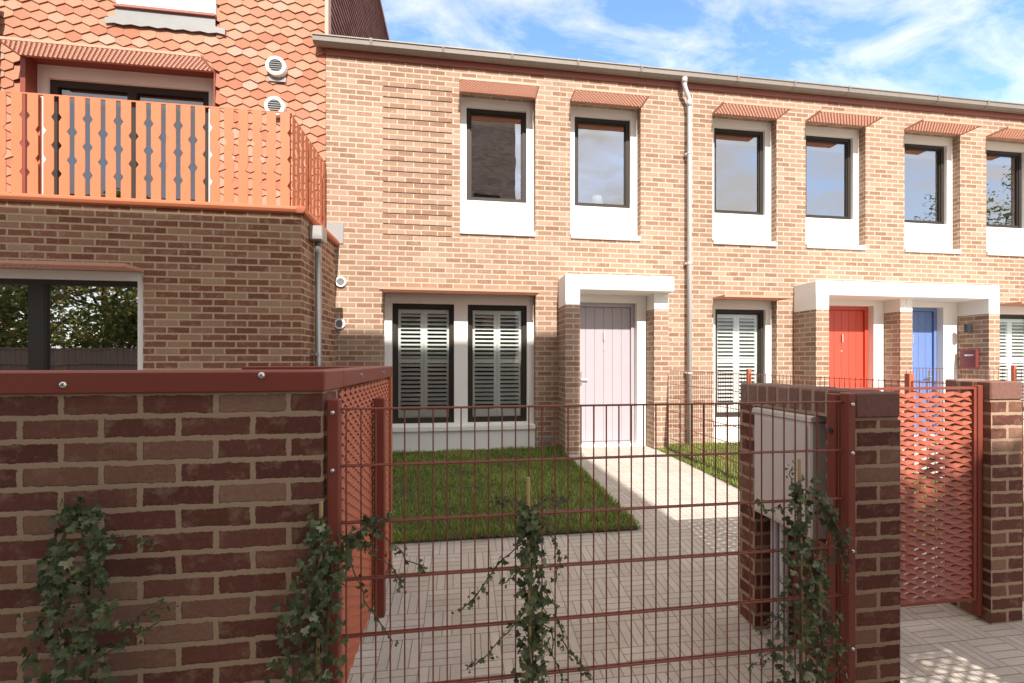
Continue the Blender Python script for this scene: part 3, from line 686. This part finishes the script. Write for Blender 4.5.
# top floor window with lead apron
w = MB(); w.ring(TW[0] + 0.002, TW[1] - 0.002, 6.16, 7.58, [(-4.38, -3.36, 6.62, 7.5)], F - 0.01, F + 0.12); tw = w.build('top_window', 'white', TH)
w = MB(); w.box(-4.379, -3.361, F + 0.05, F + 0.1, 6.621, 7.499); w.build('pane', 'dark_frame', tw)
w = MB(); w.bbox(TW[0] - 0.01, TW[1] + 0.01, F - 0.06, F + 0.02, 6.115, 6.155, 0.004); w.build('sill', 'fascia', tw)
w = MB(); n = 7; P0 = []
for k in range(2 * n + 1):
    P0.append((TW[0] - 0.12 + k * (TW[1] - TW[0] + 0.24) / (2 * n), 5.90 + (0.018 if k % 2 else 0)))
w.prism(P0 + [(TW[1] + 0.12, 5.98), (TW[1] + 0.0, 6.0), (TW[1] + 0.0, 6.113), (TW[0], 6.113), (TW[0], 6.0), (TW[0] - 0.12, 5.98)], F - 0.028, F - 0.018); w.build('lead_apron', 'lead', tw)
wall_vent(TH, -2.495, 5.515, 0.13, F - 0.005, 0.07, 'wall_vent'); wall_vent(TH, -2.51, 4.965, 0.13, F - 0.005, 0.07, 'wall_vent')
w = MB(); w.bbox(-2.61, -2.38, F - 0.022, F - 0.014, 5.33, 5.40, 0.003); w.build('vent_flashing', 'lead', TH)
# gable side above the terrace roof
w = MB(); w.box(XA - 0.012, XA + 0.035, F - 0.012, F + 0.12, 5.98, 9.65); w.build('corner_trim', 'corner', TH)
w = MB(); rnd = random.Random(5)
yy0 = F + 0.11; rowz = 5.8; rr = 0
while rowz < 9.55:
    y = yy0 - (0.08 if rr % 2 else 0)
    while y < 16:
        a = max(y, yy0); b = y + 0.158
        w.add([(XA + 0.028, a, rowz), (XA + 0.028, b, rowz), (XA + 0.006, b, rowz + 0.13), (XA + 0.006, a, rowz + 0.13), (XA + 0.014, a, rowz), (XA + 0.014, b, rowz)], [(0, 1, 2, 3), (0, 4, 5, 1)], rnd.random()); y += 0.16
    rowz += 0.11; rr += 1
w.build('side_cladding', 'dark_tile', TH)
w = MB(); w.box(-9.5, XA - 0.001, F + 0.2, 16, 5.72, 9.6); w.build('house_body', 'dark_frame', TH)
w = MB(); w.bbox(-9.55, XA + 0.06, F - 0.02, 16.05, 9.62, 9.72, 0.01); w.build('roof_edge', 'fascia', TH)
# rainwater hopper and pipe on the side of the bay
hp = MB(); hx, hy = BX + 0.075, 5.60
hp.bbox(BX + 0.002, BX + 0.15, hy - 0.11, hy + 0.09, 2.90, 3.07, 0.012); hop = hp.build('rain_hopper', 'zinc', TH)
hp = MB(); hp.tube([(hx, hy, 2.90), (hx, hy, 0.0)], 0.036, 14); hp.build('rain_pipe', 'zinc', TH, smooth=True)
hp = MB(); hp.tube([(hx, hy, 1.55), (hx, hy, 1.6)], 0.043, 14); hp.bbox(BX + 0.001, hx, hy - 0.05, hy + 0.05, 1.56, 1.59, 0.004); hp.build('pipe_bracket', 'zinc', TH)
# neighbouring pipe at the left of the balcony
nb = MB(); nb.bbox(-5.95, -5.78, F - 0.16, F - 0.05, 3.2, 5.75, 0.01); nb.bbox(-6.0, -5.74, F - 0.22, F - 0.04, 5.75, 6.0, 0.02); nb.build('boxed_pipe', 'fascia', TH)

# ------------------------------------------------------------------ front walls, bin store, fence, gate
def bolt(parent, x, y, z, r=0.011):
    s = MB(); n = 12; P = []
    for rr, d in ((r, 0.0), (r, 0.004), (r * 0.6, 0.0075), (r * 0.25, 0.0085)): P += [(x + rr * math.cos(6.2832 * k / n), y - d, z + rr * math.sin(6.2832 * k / n)) for k in range(n)]
    s.add(P, [(a * n + k, a * n + (k + 1) % n, (a + 1) * n + (k + 1) % n, (a + 1) * n + k) for a in range(3) for k in range(n)] + [tuple(3 * n + k for k in range(n))])
    return s.build('bolt', 'steel', parent, smooth=True)
fw = thing('brick_garden_wall', (-2.0, 1.72, 0), 'dark red brick garden wall with steel cap at front left', 'wall')
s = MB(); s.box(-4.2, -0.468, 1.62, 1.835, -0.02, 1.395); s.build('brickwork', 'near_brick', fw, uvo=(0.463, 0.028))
s = MB(); s.bbox(-4.2, -0.455, 1.606, 1.85, 1.396, 1.467, 0.005); capo = s.build('wall_cap', 'red_metal', fw)
for x, z in ((-1.233, 1.425), (-0.655, 1.452), (-1.85, 1.43), (-2.45, 1.44)): bolt(capo, x, 1.606, z)
def expanded(mb, x0, x1, z0, z1, origin, ax, nrm, lwd=0.115, swd=0.054, bw=0.021, tilt=42, amp=0.8):
    """expanded metal: rows of zigzag strands, each a tilted ribbon; ax = horizontal direction, nrm = outward"""
    ax = Vector(ax); nrm = Vector(nrm); up = Vector((0, 0, 1)); o = Vector(origin)
    ct, st = math.cos(R(tilt)), math.sin(R(tilt)); half = lwd / 2
    rows = int((z1 - z0) / (swd / 2)) + 1
    for r_ in range(rows):
        zc = z0 + r_ * swd / 2 + swd / 4; 
        if zc + swd / 4 > z1: break
        n = int((x1 - x0) / half); 
        for i in range(n + 1):
            a = x0 + i * half; b = min(a + half, x1)
            if b - a < 0.005: continue
            sgn = 1 if (i + r_) % 2 else -1
            za, zb_ = zc - sgn * swd / 4 * amp, zc + sgn * swd / 4 * amp
            f = (b - a) / half; zb_ = za + (zb_ - za) * f
            d1 = (up * ct - nrm * st) * bw / 2
            pa = o + ax * a + up * za; pb = o + ax * b + up * zb_
            th = (nrm * ct + up * st) * 0.0015
            pts = [pa - d1 + th, pb - d1 + th, pb + d1 + th, pa + d1 + th, pa - d1 - th, pb - d1 - th, pb + d1 - th, pa + d1 - th]
            mb.add(pts, [(0, 1, 2, 3), (7, 6, 5, 4), (0, 4, 5, 1), (3, 2, 6, 7)])
bs = thing('bin_store', (-0.9, 2.4, 0), 'bin store with bounce lightened red expanded metal side behind the garden wall', 'bin store')
s = MB(); expanded(s, 0, 1.26, 0.17, 1.385, (-0.476, 1.84, 0), (0, 1, 0), (1, 0, 0), lwd=0.09, swd=0.044, bw=0.021, tilt=30); pn = s.build('mesh_panel', 'panel_metal', bs)
s = MB(); s.box(-0.52, -0.515, 1.86, 3.09, 0.17, 1.38); s.build('backing_sheet', 'panel_metal', bs)
s = MB(); s.bbox(-0.50, -0.456, 3.075, 3.125, 0.10, 1.394, 0.004); s.build('end_post', 'panel_metal', bs)
s = MB(); s.bbox(-0.462, -0.408, 2.50, 2.555, 0.12, 1.30, 0.004); s.build('post', 'red_metal', bs)
s = MB(); s.bbox(-0.58, -0.4555, 1.852, 3.13, 1.396, 1.466, 0.005); s.build('side_cap', 'red_metal', bs)
s = MB(); s.bbox(-1.36, -0.583, 3.04, 3.13, 1.396, 1.466, 0.005); s.build('rear_cap', 'red_metal', bs)
s = MB(); s.box(-1.36, -0.60, 3.07, 3.10, 0.1, 1.394); s.build('rear_panel', 'red_metal', bs)
for y, z in ((2.15, 1.435), (2.75, 1.43)):
    s = MB(); s.tube([(-0.456, y, z), (-0.449, y, z)], 0.009, 10); s.build('bolt', 'steel', bs)

fe = thing('wire_mesh_fence', (0.55, 1.66, 0), 'oxide red welded wire mesh fence in front of the garden', 'fence')
s = MB()
x = -0.40
while x < 1.575:
    s.tube([(x, 1.66, 0.02), (x, 1.66, 1.333)], 0.0029, 6); x += 0.05
for k in range(7):
    z = 1.331 - 0.2 * k
    for dy in (-0.0065, 0.0065): s.tube([(-0.43, 1.66 + dy, z), (1.575, 1.66 + dy, z)], 0.0037, 6)
s.build('mesh_panel', 'mesh_metal', fe)
for (a, b) in ((-0.458, -0.417), (1.566, 1.603)):
    s = MB(); s.bbox(a, b, 1.63, 1.672, 0.0, 1.368, 0.004); po = s.build('post', 'red_metal', fe)
    for z in (1.322, 1.123, 0.722, 0.322): bolt(po, (a + b) / 2, 1.63, z, 0.008)
s = MB(); s.bbox(1.575, 1.60, 1.70, 1.752, 0.0, 1.36, 0.004); s.build('side_plate', 'red_metal', fe)
s = MB(); s.tube([(1.57, 1.727, 1.20), (1.5745, 1.727, 1.20)], 0.012, 10); s.build('plate_hole', 'black', fe)

mw = thing('meter_wall', (1.73, 2.0, 0), 'dark brick return wall and pier holding the meter box', 'wall')
s = MB()
s.box(1.621, 1.839, 1.655, 1.805, -0.02, 1.251)                 # front pier
s.box(1.621, 1.839, 2.30, 2.436, -0.02, 1.251)                  # end pier
s.box(1.74, 1.838, 1.806, 2.299, -0.02, 1.251)                  # back of the niche
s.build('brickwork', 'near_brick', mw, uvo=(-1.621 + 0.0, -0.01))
def edge_coping(par, x0, x1, y0, y1, z0, z1, seed):
    rnd = random.Random(seed); s = MB(); k = int((y1 - y0 + 0.01) / 0.075); p_ = (y1 - y0 + 0.01) / k
    for i in range(k):
        j = rnd.uniform(-0.003, 0.003); e = rnd.uniform(0, 0.004)
        s.bbox(x0 + e, x1 - e, y0 + i * p_ + (0 if i else 0), y0 + (i + 1) * p_ - 0.011, z0, z1 + j, 0.007, rnd.random())
    c = s.build('coping', 'edge_brick', par)
    m_ = MB(); m_.box(x0 + 0.006, x1 - 0.006, y0 + 0.01, y1 - 0.01, z0 - 0.012, z1 - 0.006); m_.build('bed_mortar', 'mortar', c)
edge_coping(mw, 1.619, 1.841, 1.652, 2.438, 1.262, 1.370, 3)
mbx = thing('meter_box', (1.67, 2.1, 0.66), 'pale grey meter box set in the brick return wall', 'meter box')
s = MB(); s.bbox(1.612, 1.738, 1.88, 2.297, 0.665, 1.215, 0.008); s.build('cabinet', 'meter', mbx)
s = MB(); s.prism([(1.735, 1.275), (1.735, 1.216), (1.604, 1.216), (1.604, 1.236)], 1.872, 2.2985); s.build('lid', 'meter', mbx)
s = MB(); s.bbox(1.606, 1.6115, 1.90, 2.28, 0.685, 1.195, 0.002); do = s.build('cabinet_door', 'meter', mbx)
s = MB(); s.tube([(1.605, 1.93, 0.95), (1.599, 1.93, 0.95)], 0.012, 10); s.build('lock', 'grey_grille', do)
for k, y in enumerate((2.17, 2.24)):
    s = MB(); s.tube([(1.70, y, 0.0), (1.70, y, 0.664)], 0.022, 12)
    tag(s.build('conduit_pipe', 'conduit'), 'pale plastic pipe below the meter box, ' + ('nearer the fence' if k == 0 else 'farther from the fence'), 'pipe', 'pipes below the meter box')

gt = thing('metal_gate', (2.4, 2.2, 0), 'oxide red expanded metal gate between two brick piers', 'gate')
s = MB(); expanded(s, 0, 1.055, 0.135, 1.335, (1.862, 2.205, 0), (1, 0, 0), (0, -1, 0), lwd=0.125, swd=0.054, bw=0.027, tilt=30, amp=0.7); s.build('mesh_panel', 'gate_metal', gt)
s = MB(); s.ring(1.845, 2.942, 0.12, 1.352, [(1.862, 2.924, 0.134, 1.338)], 2.192, 2.218); s.build('gate_frame', 'red_metal', gt)
s = MB(); s.bbox(2.945, 2.979, 2.185, 2.225, 0.03, 1.36, 0.004); s.build('hinge_post', 'red_metal', gt)
rp = thing('brick_pier', (3.09, 2.26, 0), 'free standing dark brick pier at the hinge side of the gate', 'pier')
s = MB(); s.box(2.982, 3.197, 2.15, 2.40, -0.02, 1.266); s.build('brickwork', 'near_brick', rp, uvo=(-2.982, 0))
edge_coping(rp, 2.980, 3.199, 2.148, 2.402, 1.277, 1.385, 4)
# front fence of the next garden, right of the pier
def mesh_run(label, axis, c, a0, a1, zt, posts, group='wire fences between the gardens'):
    f = thing('divider_fence', ((c, (a0 + a1) / 2, 0) if axis == 'y' else ((a0 + a1) / 2, c, 0)), label, 'fence', group)
    def pt(a, z, d=0): return (c + d, a, z) if axis == 'y' else (a, c + d, z)
    s = MB(); a = a0
    while a <= a1:
        s.tube([pt(a, gz(a) if axis == 'y' else 0.05), pt(a, zt)], 0.0028, 5); a += 0.05
    z = zt - 0.012
    while z > 0.25:
        for d in (-0.006, 0.006): s.tube([pt(a0, z, d), pt(a1, z, d)], 0.0032, 5)
        z -= 0.2
    s.build('mesh_panel', 'mesh_metal', f)
    for p in posts:
        x, y = (c, p) if axis == 'y' else (p, c)
        q = MB(); q.bbox(x - 0.02, x + 0.02, y - 0.02, y + 0.02, 0.0, zt + 0.045, 0.004); q.build('post', 'panel_metal', f)
mesh_run('wire mesh fence from the lavender door porch to the front pier', 'y', 3.06, 2.42, 6.28, 1.37, (2.69, 4.44))
mesh_run('wire mesh fence starting between the red and blue doors', 'y', 7.15, 2.42, 6.28, 1.40, (3.2, 4.9))
mesh_run('wire mesh fence along the front of the next garden, right of the pier', 'x', 2.25, 3.25, 6.2, 1.36, (4.6, 6.2))

# ------------------------------------------------------------------ ivy
LEAF = [(0, 0), (-0.34, -0.10), (-0.52, 0.16), (-0.24, 0.36), (-0.30, 0.66), (-0.06, 0.58), (0, 1.0), (0.06, 0.58), (0.30, 0.66), (0.24, 0.36), (0.52, 0.16), (0.34, -0.10)]
def ivy(label, stems, runners, cane, seed, n, r0, size=0.037, yc=1.54):
    """stems: [(x,y,z)...] from ground up with a leaf radius per point; runners: thin trailing shoots"""
    rnd = random.Random(seed)
    base = stems[0][0]
    t = thing('ivy_plant', (base[0], base[1], 0), label, 'plant', 'young ivy plants along the wall and fence')
    lv = MB(); sm = MB()
    def leaf(p, d, nrm, sz, tint):
        d = d.normalized(); nrm = (nrm - d * nrm.dot(d)).normalized(); side = d.cross(nrm)
        P = []
        for (a, b) in LEAF:
            P.append(p + side * a * sz + d * b * sz + nrm * (abs(a) * 0.35 * sz - 0.22 * sz * b * b))
        P.append(p + d * 0.32 * sz)
        c = len(LEAF); lv.add(P, [(i, (i + 1) % c, c) for i in range(c)], tint)
    def rv(): return Vector((rnd.gauss(0, 1), rnd.gauss(0, 1), rnd.gauss(0, 1)))
    for st in stems:
        pts = [Vector(p[:3]) for p in st]; rad = [p[3] for p in st]
        sm.tube(pts, 0.005, 5)
        ln = [(pts[i + 1] - pts[i]).length for i in range(len(pts) - 1)]; tot = sum(ln)
        cnt = int(n * tot * 0.55 + sum(n * 0.45 * l_ * (rad[i_] + rad[i_ + 1]) / 0.14 for i_, l_ in enumerate(ln)))
        for k in range(cnt):
            u = rnd.random() * tot; i = 0
            while u > ln[i] and i < len(ln) - 1: u -= ln[i]; i += 1
            f = u / ln[i]; c = pts[i].lerp(pts[i + 1], f); rr = rad[i] + (rad[i + 1] - rad[i]) * f
            a = rnd.uniform(0, 6.283); q = rr * (rnd.random() ** 0.6)
            off = Vector((math.cos(a) * q, math.sin(a) * q * 0.6, rnd.gauss(0, 0.015)))
            p = c + off
            out = Vector((off.x, off.y - 0.5 * rr, 0)) 
            nrm = out.normalized() * 1.2 + Vector((0, -0.4, 0.5)) + rv() * 0.5
            d = Vector((rnd.gauss(0, 0.8), rnd.gauss(-0.2, 0.4), -0.8 + rnd.gauss(0, 0.5)))
            hi = min(1, max(0, rnd.gauss(0.4, 0.2)))
            if rnd.random() < 0.07: hi = rnd.uniform(0.8, 1.0)
            leaf(p, d, nrm, size * rnd.uniform(0.55, 1.15), hi)
    for ru in runners:
        pts = [Vector(p) for p in ru]
        # smooth the shoot a little
        fine = []
        for i in range(len(pts) - 1):
            for k in range(4): fine.append(pts[i].lerp(pts[i + 1], k / 4) + rv() * 0.004)
        fine.append(pts[-1]); sm.tube(fine, 0.0022, 4)
        for i, p in enumerate(fine):
            if i == 0: continue
            for _ in range(rnd.choice((1, 2, 2, 3))):
                q = p + rv() * 0.010
                d = Vector((rnd.gauss(0, 0.9), rnd.gauss(-0.2, 0.4), rnd.gauss(-0.5, 0.6)))
                leaf(q, d, Vector((0, -1, 0.5)) + rv() * 0.5, size * rnd.uniform(0.35, 0.85) * (1 - 0.35 * i / len(fine)), min(1, max(0, rnd.gauss(0.4, 0.22))))
    lv.build('leaves', 'ivy', t); sm.build('stems', 'stem', t)
    if cane:
        c = MB(); (x0, y0), (x1, y1), zt = cane
        k = 6
        c.tube([(x0 + (x1 - x0) * i / k, y0 + (y1 - y0) * i / k, zt * i / k) for i in range(k + 1)], 0.0065, 8); c.build('cane', 'cane', t)
    return t
ivy('ivy plant climbing the brick garden wall', [
    [(-1.17, 1.50, 0.0, 0.16), (-1.165, 1.51, 0.45, 0.135), (-1.195, 1.53, 0.72, 0.055), (-1.205, 1.55, 0.92, 0.04), (-1.165, 1.56, 1.06, 0.03)],
    [(-1.12, 1.50, 0.0, 0.14), (-1.10, 1.51, 0.50, 0.11), (-1.10, 1.53, 0.76, 0.05), (-1.105, 1.55, 0.95, 0.03), (-1.13, 1.56, 1.05, 0.03)]],
    [[(-1.10, 1.53, 0.93), (-1.05, 1.55, 0.965), (-1.0, 1.56, 0.945), (-0.955, 1.57, 0.93)], [(-1.08, 1.52, 0.68), (-1.0, 1.54, 0.70), (-0.95, 1.55, 0.735), (-0.905, 1.56, 0.715)], [(-1.07, 1.52, 0.62), (-0.98, 1.54, 0.66), (-0.93, 1.55, 0.69)], [(-1.22, 1.52, 0.74), (-1.28, 1.54, 0.73)]],
    None, 11, 310, 0.10, 0.034)
ivy('ivy plant on a cane at the left fence post', [
    [(-0.50, 1.50, 0.0, 0.16), (-0.505, 1.51, 0.40, 0.12), (-0.51, 1.53, 0.66, 0.085), (-0.475, 1.55, 0.83, 0.065), (-0.455, 1.56, 0.98, 0.035)],
    [(-0.455, 1.55, 0.0, 0.08), (-0.44, 1.56, 0.55, 0.06), (-0.425, 1.58, 0.82, 0.05), (-0.37, 1.61, 0.90, 0.045), (-0.30, 1.63, 0.93, 0.03)]],
    [[(-0.37, 1.61, 0.90), (-0.31, 1.62, 0.94), (-0.26, 1.625, 0.945), (-0.235, 1.63, 0.97)],
     [(-0.34, 1.61, 0.89), (-0.29, 1.62, 0.82), (-0.22, 1.63, 0.75), (-0.20, 1.63, 0.70)],
     [(-0.30, 1.62, 0.92), (-0.22, 1.63, 0.84), (-0.15, 1.63, 0.77), (-0.125, 1.63, 0.76)],
     [(-0.39, 1.60, 0.86), (-0.36, 1.61, 0.76), (-0.31, 1.62, 0.64), (-0.24, 1.63, 0.52)]],
    ((-0.48, 1.575), (-0.462, 1.585), 1.03), 12, 310, 0.10, 0.034)
ivy('ivy plant on a cane at the middle of the wire fence', [
    [(0.252, 1.57, 0.0, 0.085), (0.25, 1.575, 0.45, 0.06), (0.245, 1.58, 0.75, 0.05), (0.238, 1.585, 0.98, 0.042)]],
    [[(0.24, 1.58, 0.98), (0.17, 1.60, 1.0), (0.13, 1.61, 0.99), (0.10, 1.61, 0.975)], [(0.25, 1.58, 0.97), (0.31, 1.60, 1.005), (0.36, 1.61, 0.98), (0.40, 1.61, 1.01)],
     [(0.23, 1.58, 0.86), (0.15, 1.60, 0.80), (0.09, 1.61, 0.72), (0.04, 1.61, 0.65), (-0.01, 1.62, 0.61)], [(0.22, 1.58, 0.60), (0.14, 1.60, 0.51), (0.08, 1.61, 0.44), (0.02, 1.62, 0.40)],
     [(0.27, 1.58, 0.95), (0.33, 1.60, 0.86), (0.36, 1.61, 0.78), (0.34, 1.61, 0.69)], [(0.28, 1.58, 0.70), (0.33, 1.60, 0.62), (0.36, 1.61, 0.53), (0.39, 1.61, 0.43), (0.44, 1.62, 0.37), (0.48, 1.62, 0.33)],
     [(0.27, 1.58, 0.60), (0.32, 1.60, 0.52), (0.335, 1.61, 0.42), (0.37, 1.61, 0.33)], [(0.235, 1.58, 0.75), (0.18, 1.60, 0.73), (0.14, 1.61, 0.70)]],
    ((0.25, 1.57), (0.236, 1.585), 1.085), 13, 520, 0.06, 0.034)
ivy('ivy plant on a cane in front of the meter box', [
    [(1.27, 1.53, 0.0, 0.17), (1.275, 1.54, 0.36, 0.125), (1.29, 1.56, 0.62, 0.09), (1.30, 1.58, 0.85, 0.06), (1.315, 1.59, 1.02, 0.045)],
    [(1.36, 1.53, 0.0, 0.14), (1.38, 1.55, 0.36, 0.10), (1.37, 1.57, 0.60, 0.06), (1.36, 1.58, 0.75, 0.04)],
    [(1.33, 1.58, 1.0, 0.04), (1.40, 1.60, 0.95, 0.045), (1.46, 1.60, 0.88, 0.045), (1.51, 1.60, 0.80, 0.04), (1.49, 1.60, 0.70, 0.035)]],
    [[(1.30, 1.58, 0.98), (1.28, 1.60, 1.04), (1.29, 1.60, 1.085)], [(1.28, 1.58, 0.93), (1.22, 1.60, 0.92), (1.18, 1.61, 0.91), (1.15, 1.62, 0.96)],
     [(1.50, 1.60, 0.78), (1.53, 1.60, 0.70), (1.52, 1.60, 0.62)], [(1.24, 1.56, 0.55), (1.17, 1.58, 0.48), (1.13, 1.60, 0.45)], [(1.40, 1.56, 0.45), (1.48, 1.58, 0.42), (1.52, 1.60, 0.36)], [(1.22, 1.56, 0.42), (1.14, 1.58, 0.36), (1.10, 1.60, 0.30)]],
    ((1.31, 1.57), (1.315, 1.595), 1.115), 14, 300, 0.10, 0.032)

# ------------------------------------------------------------------ across the street, behind the viewer (seen in the glass, and casting the shade)
OB = thing('brick_block', (-3.2, -8.0, 0), 'tall brown brick block across the street, reflected in the upper window left of the others', 'building')
oy, ox0, ox1, oz = -5.0, -9.2, 2.25, 11.88
s = MB(); hol = []
for fl in range(4):
    for k in range(5 if fl < 3 else 4):
        x0 = ox0 + 0.9 + k * 2.2; hol.append((x0, x0 + 1.1, 0.9 + fl * 2.9, 2.6 + fl * 2.9))
s.wall(ox0, ox1, 0, oz, oy, hol, -0.12)
s.box(ox0, ox1, -12, oy - 0.3, 0, oz)
s.build('wall', 'brown_brick', OB)
for a, b, c, d in hol:
    s = MB(); s.ring(a, b, c, d, [(a + 0.06, (a + b) / 2 - 0.03, c + 0.06, d - 0.06), ((a + b) / 2 + 0.03, b - 0.06, c + 0.06, d - 0.06)], oy - 0.16, oy - 0.1); f_ = s.build('window', 'white', OB)
    s = MB(); s.quad((a, oy - 0.14, c), (b, oy - 0.14, c), (b, oy - 0.14, d), (a, oy - 0.14, d)); s.build('pane', 'dark_frame', f_)
s = MB(); s.bbox(ox0 - 0.08, ox1 + 0.03, -12.1, oy + 0.05, oz, oz + 0.12, 0.01); s.build('parapet', 'fascia', OB)
def tree(label, x, y, h, cr, cz, seed, n, leaf=0.16, flat=0.8, br=(0.22, 0.42)):
    rnd = random.Random(seed)
    t = thing('street_tree', (x, y, 0), label, 'tree', 'trees across the street')
    s = MB(); pts = [(x, y, -0.05), (x + 0.05, y, h * 0.25), (x - 0.04, y + 0.03, h * 0.5), (x, y, h * 0.8)]
    s.tube(pts, [0.17, 0.13, 0.10, 0.03], 9)
    blobs = []
    for k in range(13):
        a = rnd.uniform(0, 6.28); q = cr * math.sqrt(rnd.random()) * 0.85
        b = Vector((x + q * math.cos(a), y + q * math.sin(a), cz + rnd.uniform(-1, 1) * cr * flat * 0.7)); blobs.append((b, cr * rnd.uniform(*br)))
        m_ = Vector((x, y, h * 0.45)).lerp(b, 0.5) + Vector((0, 0, -0.1)); s.tube([Vector((x, y, h * rnd.uniform(0.3, 0.55))), m_, b], [0.06, 0.035, 0.012], 5)
    s.build('trunk', 'bark', t)
    l = MB()
    for k in range(n):
        b, r_ = rnd.choice(blobs); d = Vector((rnd.gauss(0, 1), rnd.gauss(0, 1), rnd.gauss(0, 1))).normalized() * r_ * (rnd.random() ** 0.45)
        p = b + d; u = Vector((rnd.gauss(0, 1), rnd.gauss(0, 1), rnd.gauss(0, 0.6))).normalized(); v = u.cross(Vector((rnd.gauss(0, 1), rnd.gauss(0, 1), rnd.gauss(0, 1)))).normalized(); z = leaf * rnd.uniform(0.5, 1)
        l.add([p - u * z * 0.5, p + v * z * 0.3, p + u * z * 0.5, p - v * z * 0.3], [(0, 1, 2, 3)], min(1, max(0, rnd.gauss(0.45, 0.25))))
    l.build('crown', 'leaf_far', t); return t
tree('autumn tree reflected at the left in the bay window', -15.5, -8.5, 9.5, 4.0, 5.6, 21, 9000, 0.30, 0.9)
tree('large green and brown tree reflected in the bay window', -12.0, -6.6, 7.6, 2.8, 4.6, 22, 4200, 0.25, 0.9)
def pleached(label, x0, x1, y, z0, z1, seed, n, leaf=0.18):
    rnd = random.Random(seed); xm = (x0 + x1) / 2
    t = thing('shade_tree', (xm, y, 0), label, 'tree', 'trees across the street')
    s = MB(); s.tube([(xm, y, -0.05), (xm + 0.03, y, 2.4), (xm, y, z0 + 0.2), (xm, y, z1 - 0.15)], [0.13, 0.10, 0.08, 0.02], 9)
    for k in range(4):
        z = z0 + 0.15 + k * (z1 - z0 - 0.3) / 3
        for sg in (-1, 1): s.tube([(xm, y, z - 0.1), (xm + sg * (x1 - x0) * 0.25, y, z), (xm + sg * (x1 - x0) * 0.47, y, z + 0.05)], [0.04, 0.025, 0.008], 5)
    s.build('trunk', 'bark', t); l = MB()
    for k in range(n):
        p = Vector((rnd.uniform(x0, x1), y + rnd.gauss(0, 0.16), 0)); e = 0.09 * math.sin(p.x * 4.1) + 0.06 * math.sin(p.x * 9.7 + 1)
        p.z = rnd.uniform(z0 - e * 0.6, z1 + e)
        u = Vector((rnd.gauss(0, 1), rnd.gauss(0, 1), rnd.gauss(0, 0.6))).normalized(); v = u.cross(Vector((rnd.gauss(0, 1), rnd.gauss(0, 1), rnd.gauss(0, 1)))).normalized(); q = leaf * rnd.uniform(0.5, 1)
        l.add([p - u * q * 0.5, p + v * q * 0.3, p + u * q * 0.5, p - v * q * 0.3], [(0, 1, 2, 3)], min(1, max(0, rnd.gauss(0.45, 0.25))))
    l.build('crown', 'leaf_far', t); return t
pleached('added unseen tree across the street, flat crown shaped to shade the gate', 2.0, 5.6, -4.2, 5.48, 6.24, 23, 8000)  # unseen tree added behind the viewer, its crown shaped to shade the gate
tree('low dense bush behind the board fence, reflected in the bay window', -10.9, -7.0, 3.2, 2.4, 2.5, 31, 7000, 0.2, 0.8)
tree('wide green bush at the far end of the board fence', -15.0, -6.6, 3.2, 2.6, 2.6, 32, 7000, 0.2, 0.8)
tree('thin tree reflected in the rightmost upper window', 30.6, -9.0, 12.8, 3.0, 10.6, 24, 1700, 0.24)
wf = thing('board_fence', (-14, -4.8, 0), 'brown close boarded fence reflected in the bay window', 'fence')
x = -22.0
while x < -9.3: s = MB(); s.bbox(x, x + 0.146, -4.82, -4.80, 0.05, 1.85, 0.004); s.build('board', 'fence_wood', wf); x += 0.15
for za, zb_ in ((0.4, 0.48), (1.4, 1.48)): s = MB(); s.box(-22, -9.3, -4.79, -4.75, za, zb_); s.build('rail', 'fence_wood', wf)
s = MB(); s.bbox(-22, -9.3, -4.83, -4.77, 1.852, 1.90, 0.004); s.build('top_rail', 'fence_wood', wf)
sc = thing('mesh_screen', (2.2, 0.35, 0), 'oxide red expanded metal screen by the street, right of the viewer', 'screen')
s = MB(); expanded(s, 0, 0.76, 1.17, 1.52, (1.85, 0.33, 0), (1, 0, 0), (0, -1, 0), lwd=0.105, swd=0.054, bw=0.022, tilt=-18); s.build('mesh_panel', 'panel_metal', sc)
s = MB(); s.ring(1.83, 3.6, 0.05, 1.66, [(1.855, 2.60, 1.165, 1.525)], 0.32, 0.35); s.build('screen_frame', 'red_metal', sc)
for x in (1.789, 3.601):
    s = MB(); s.bbox(x, x + 0.04, 0.31, 0.35, 0.0, 1.68, 0.004); s.build('post', 'red_metal', sc)
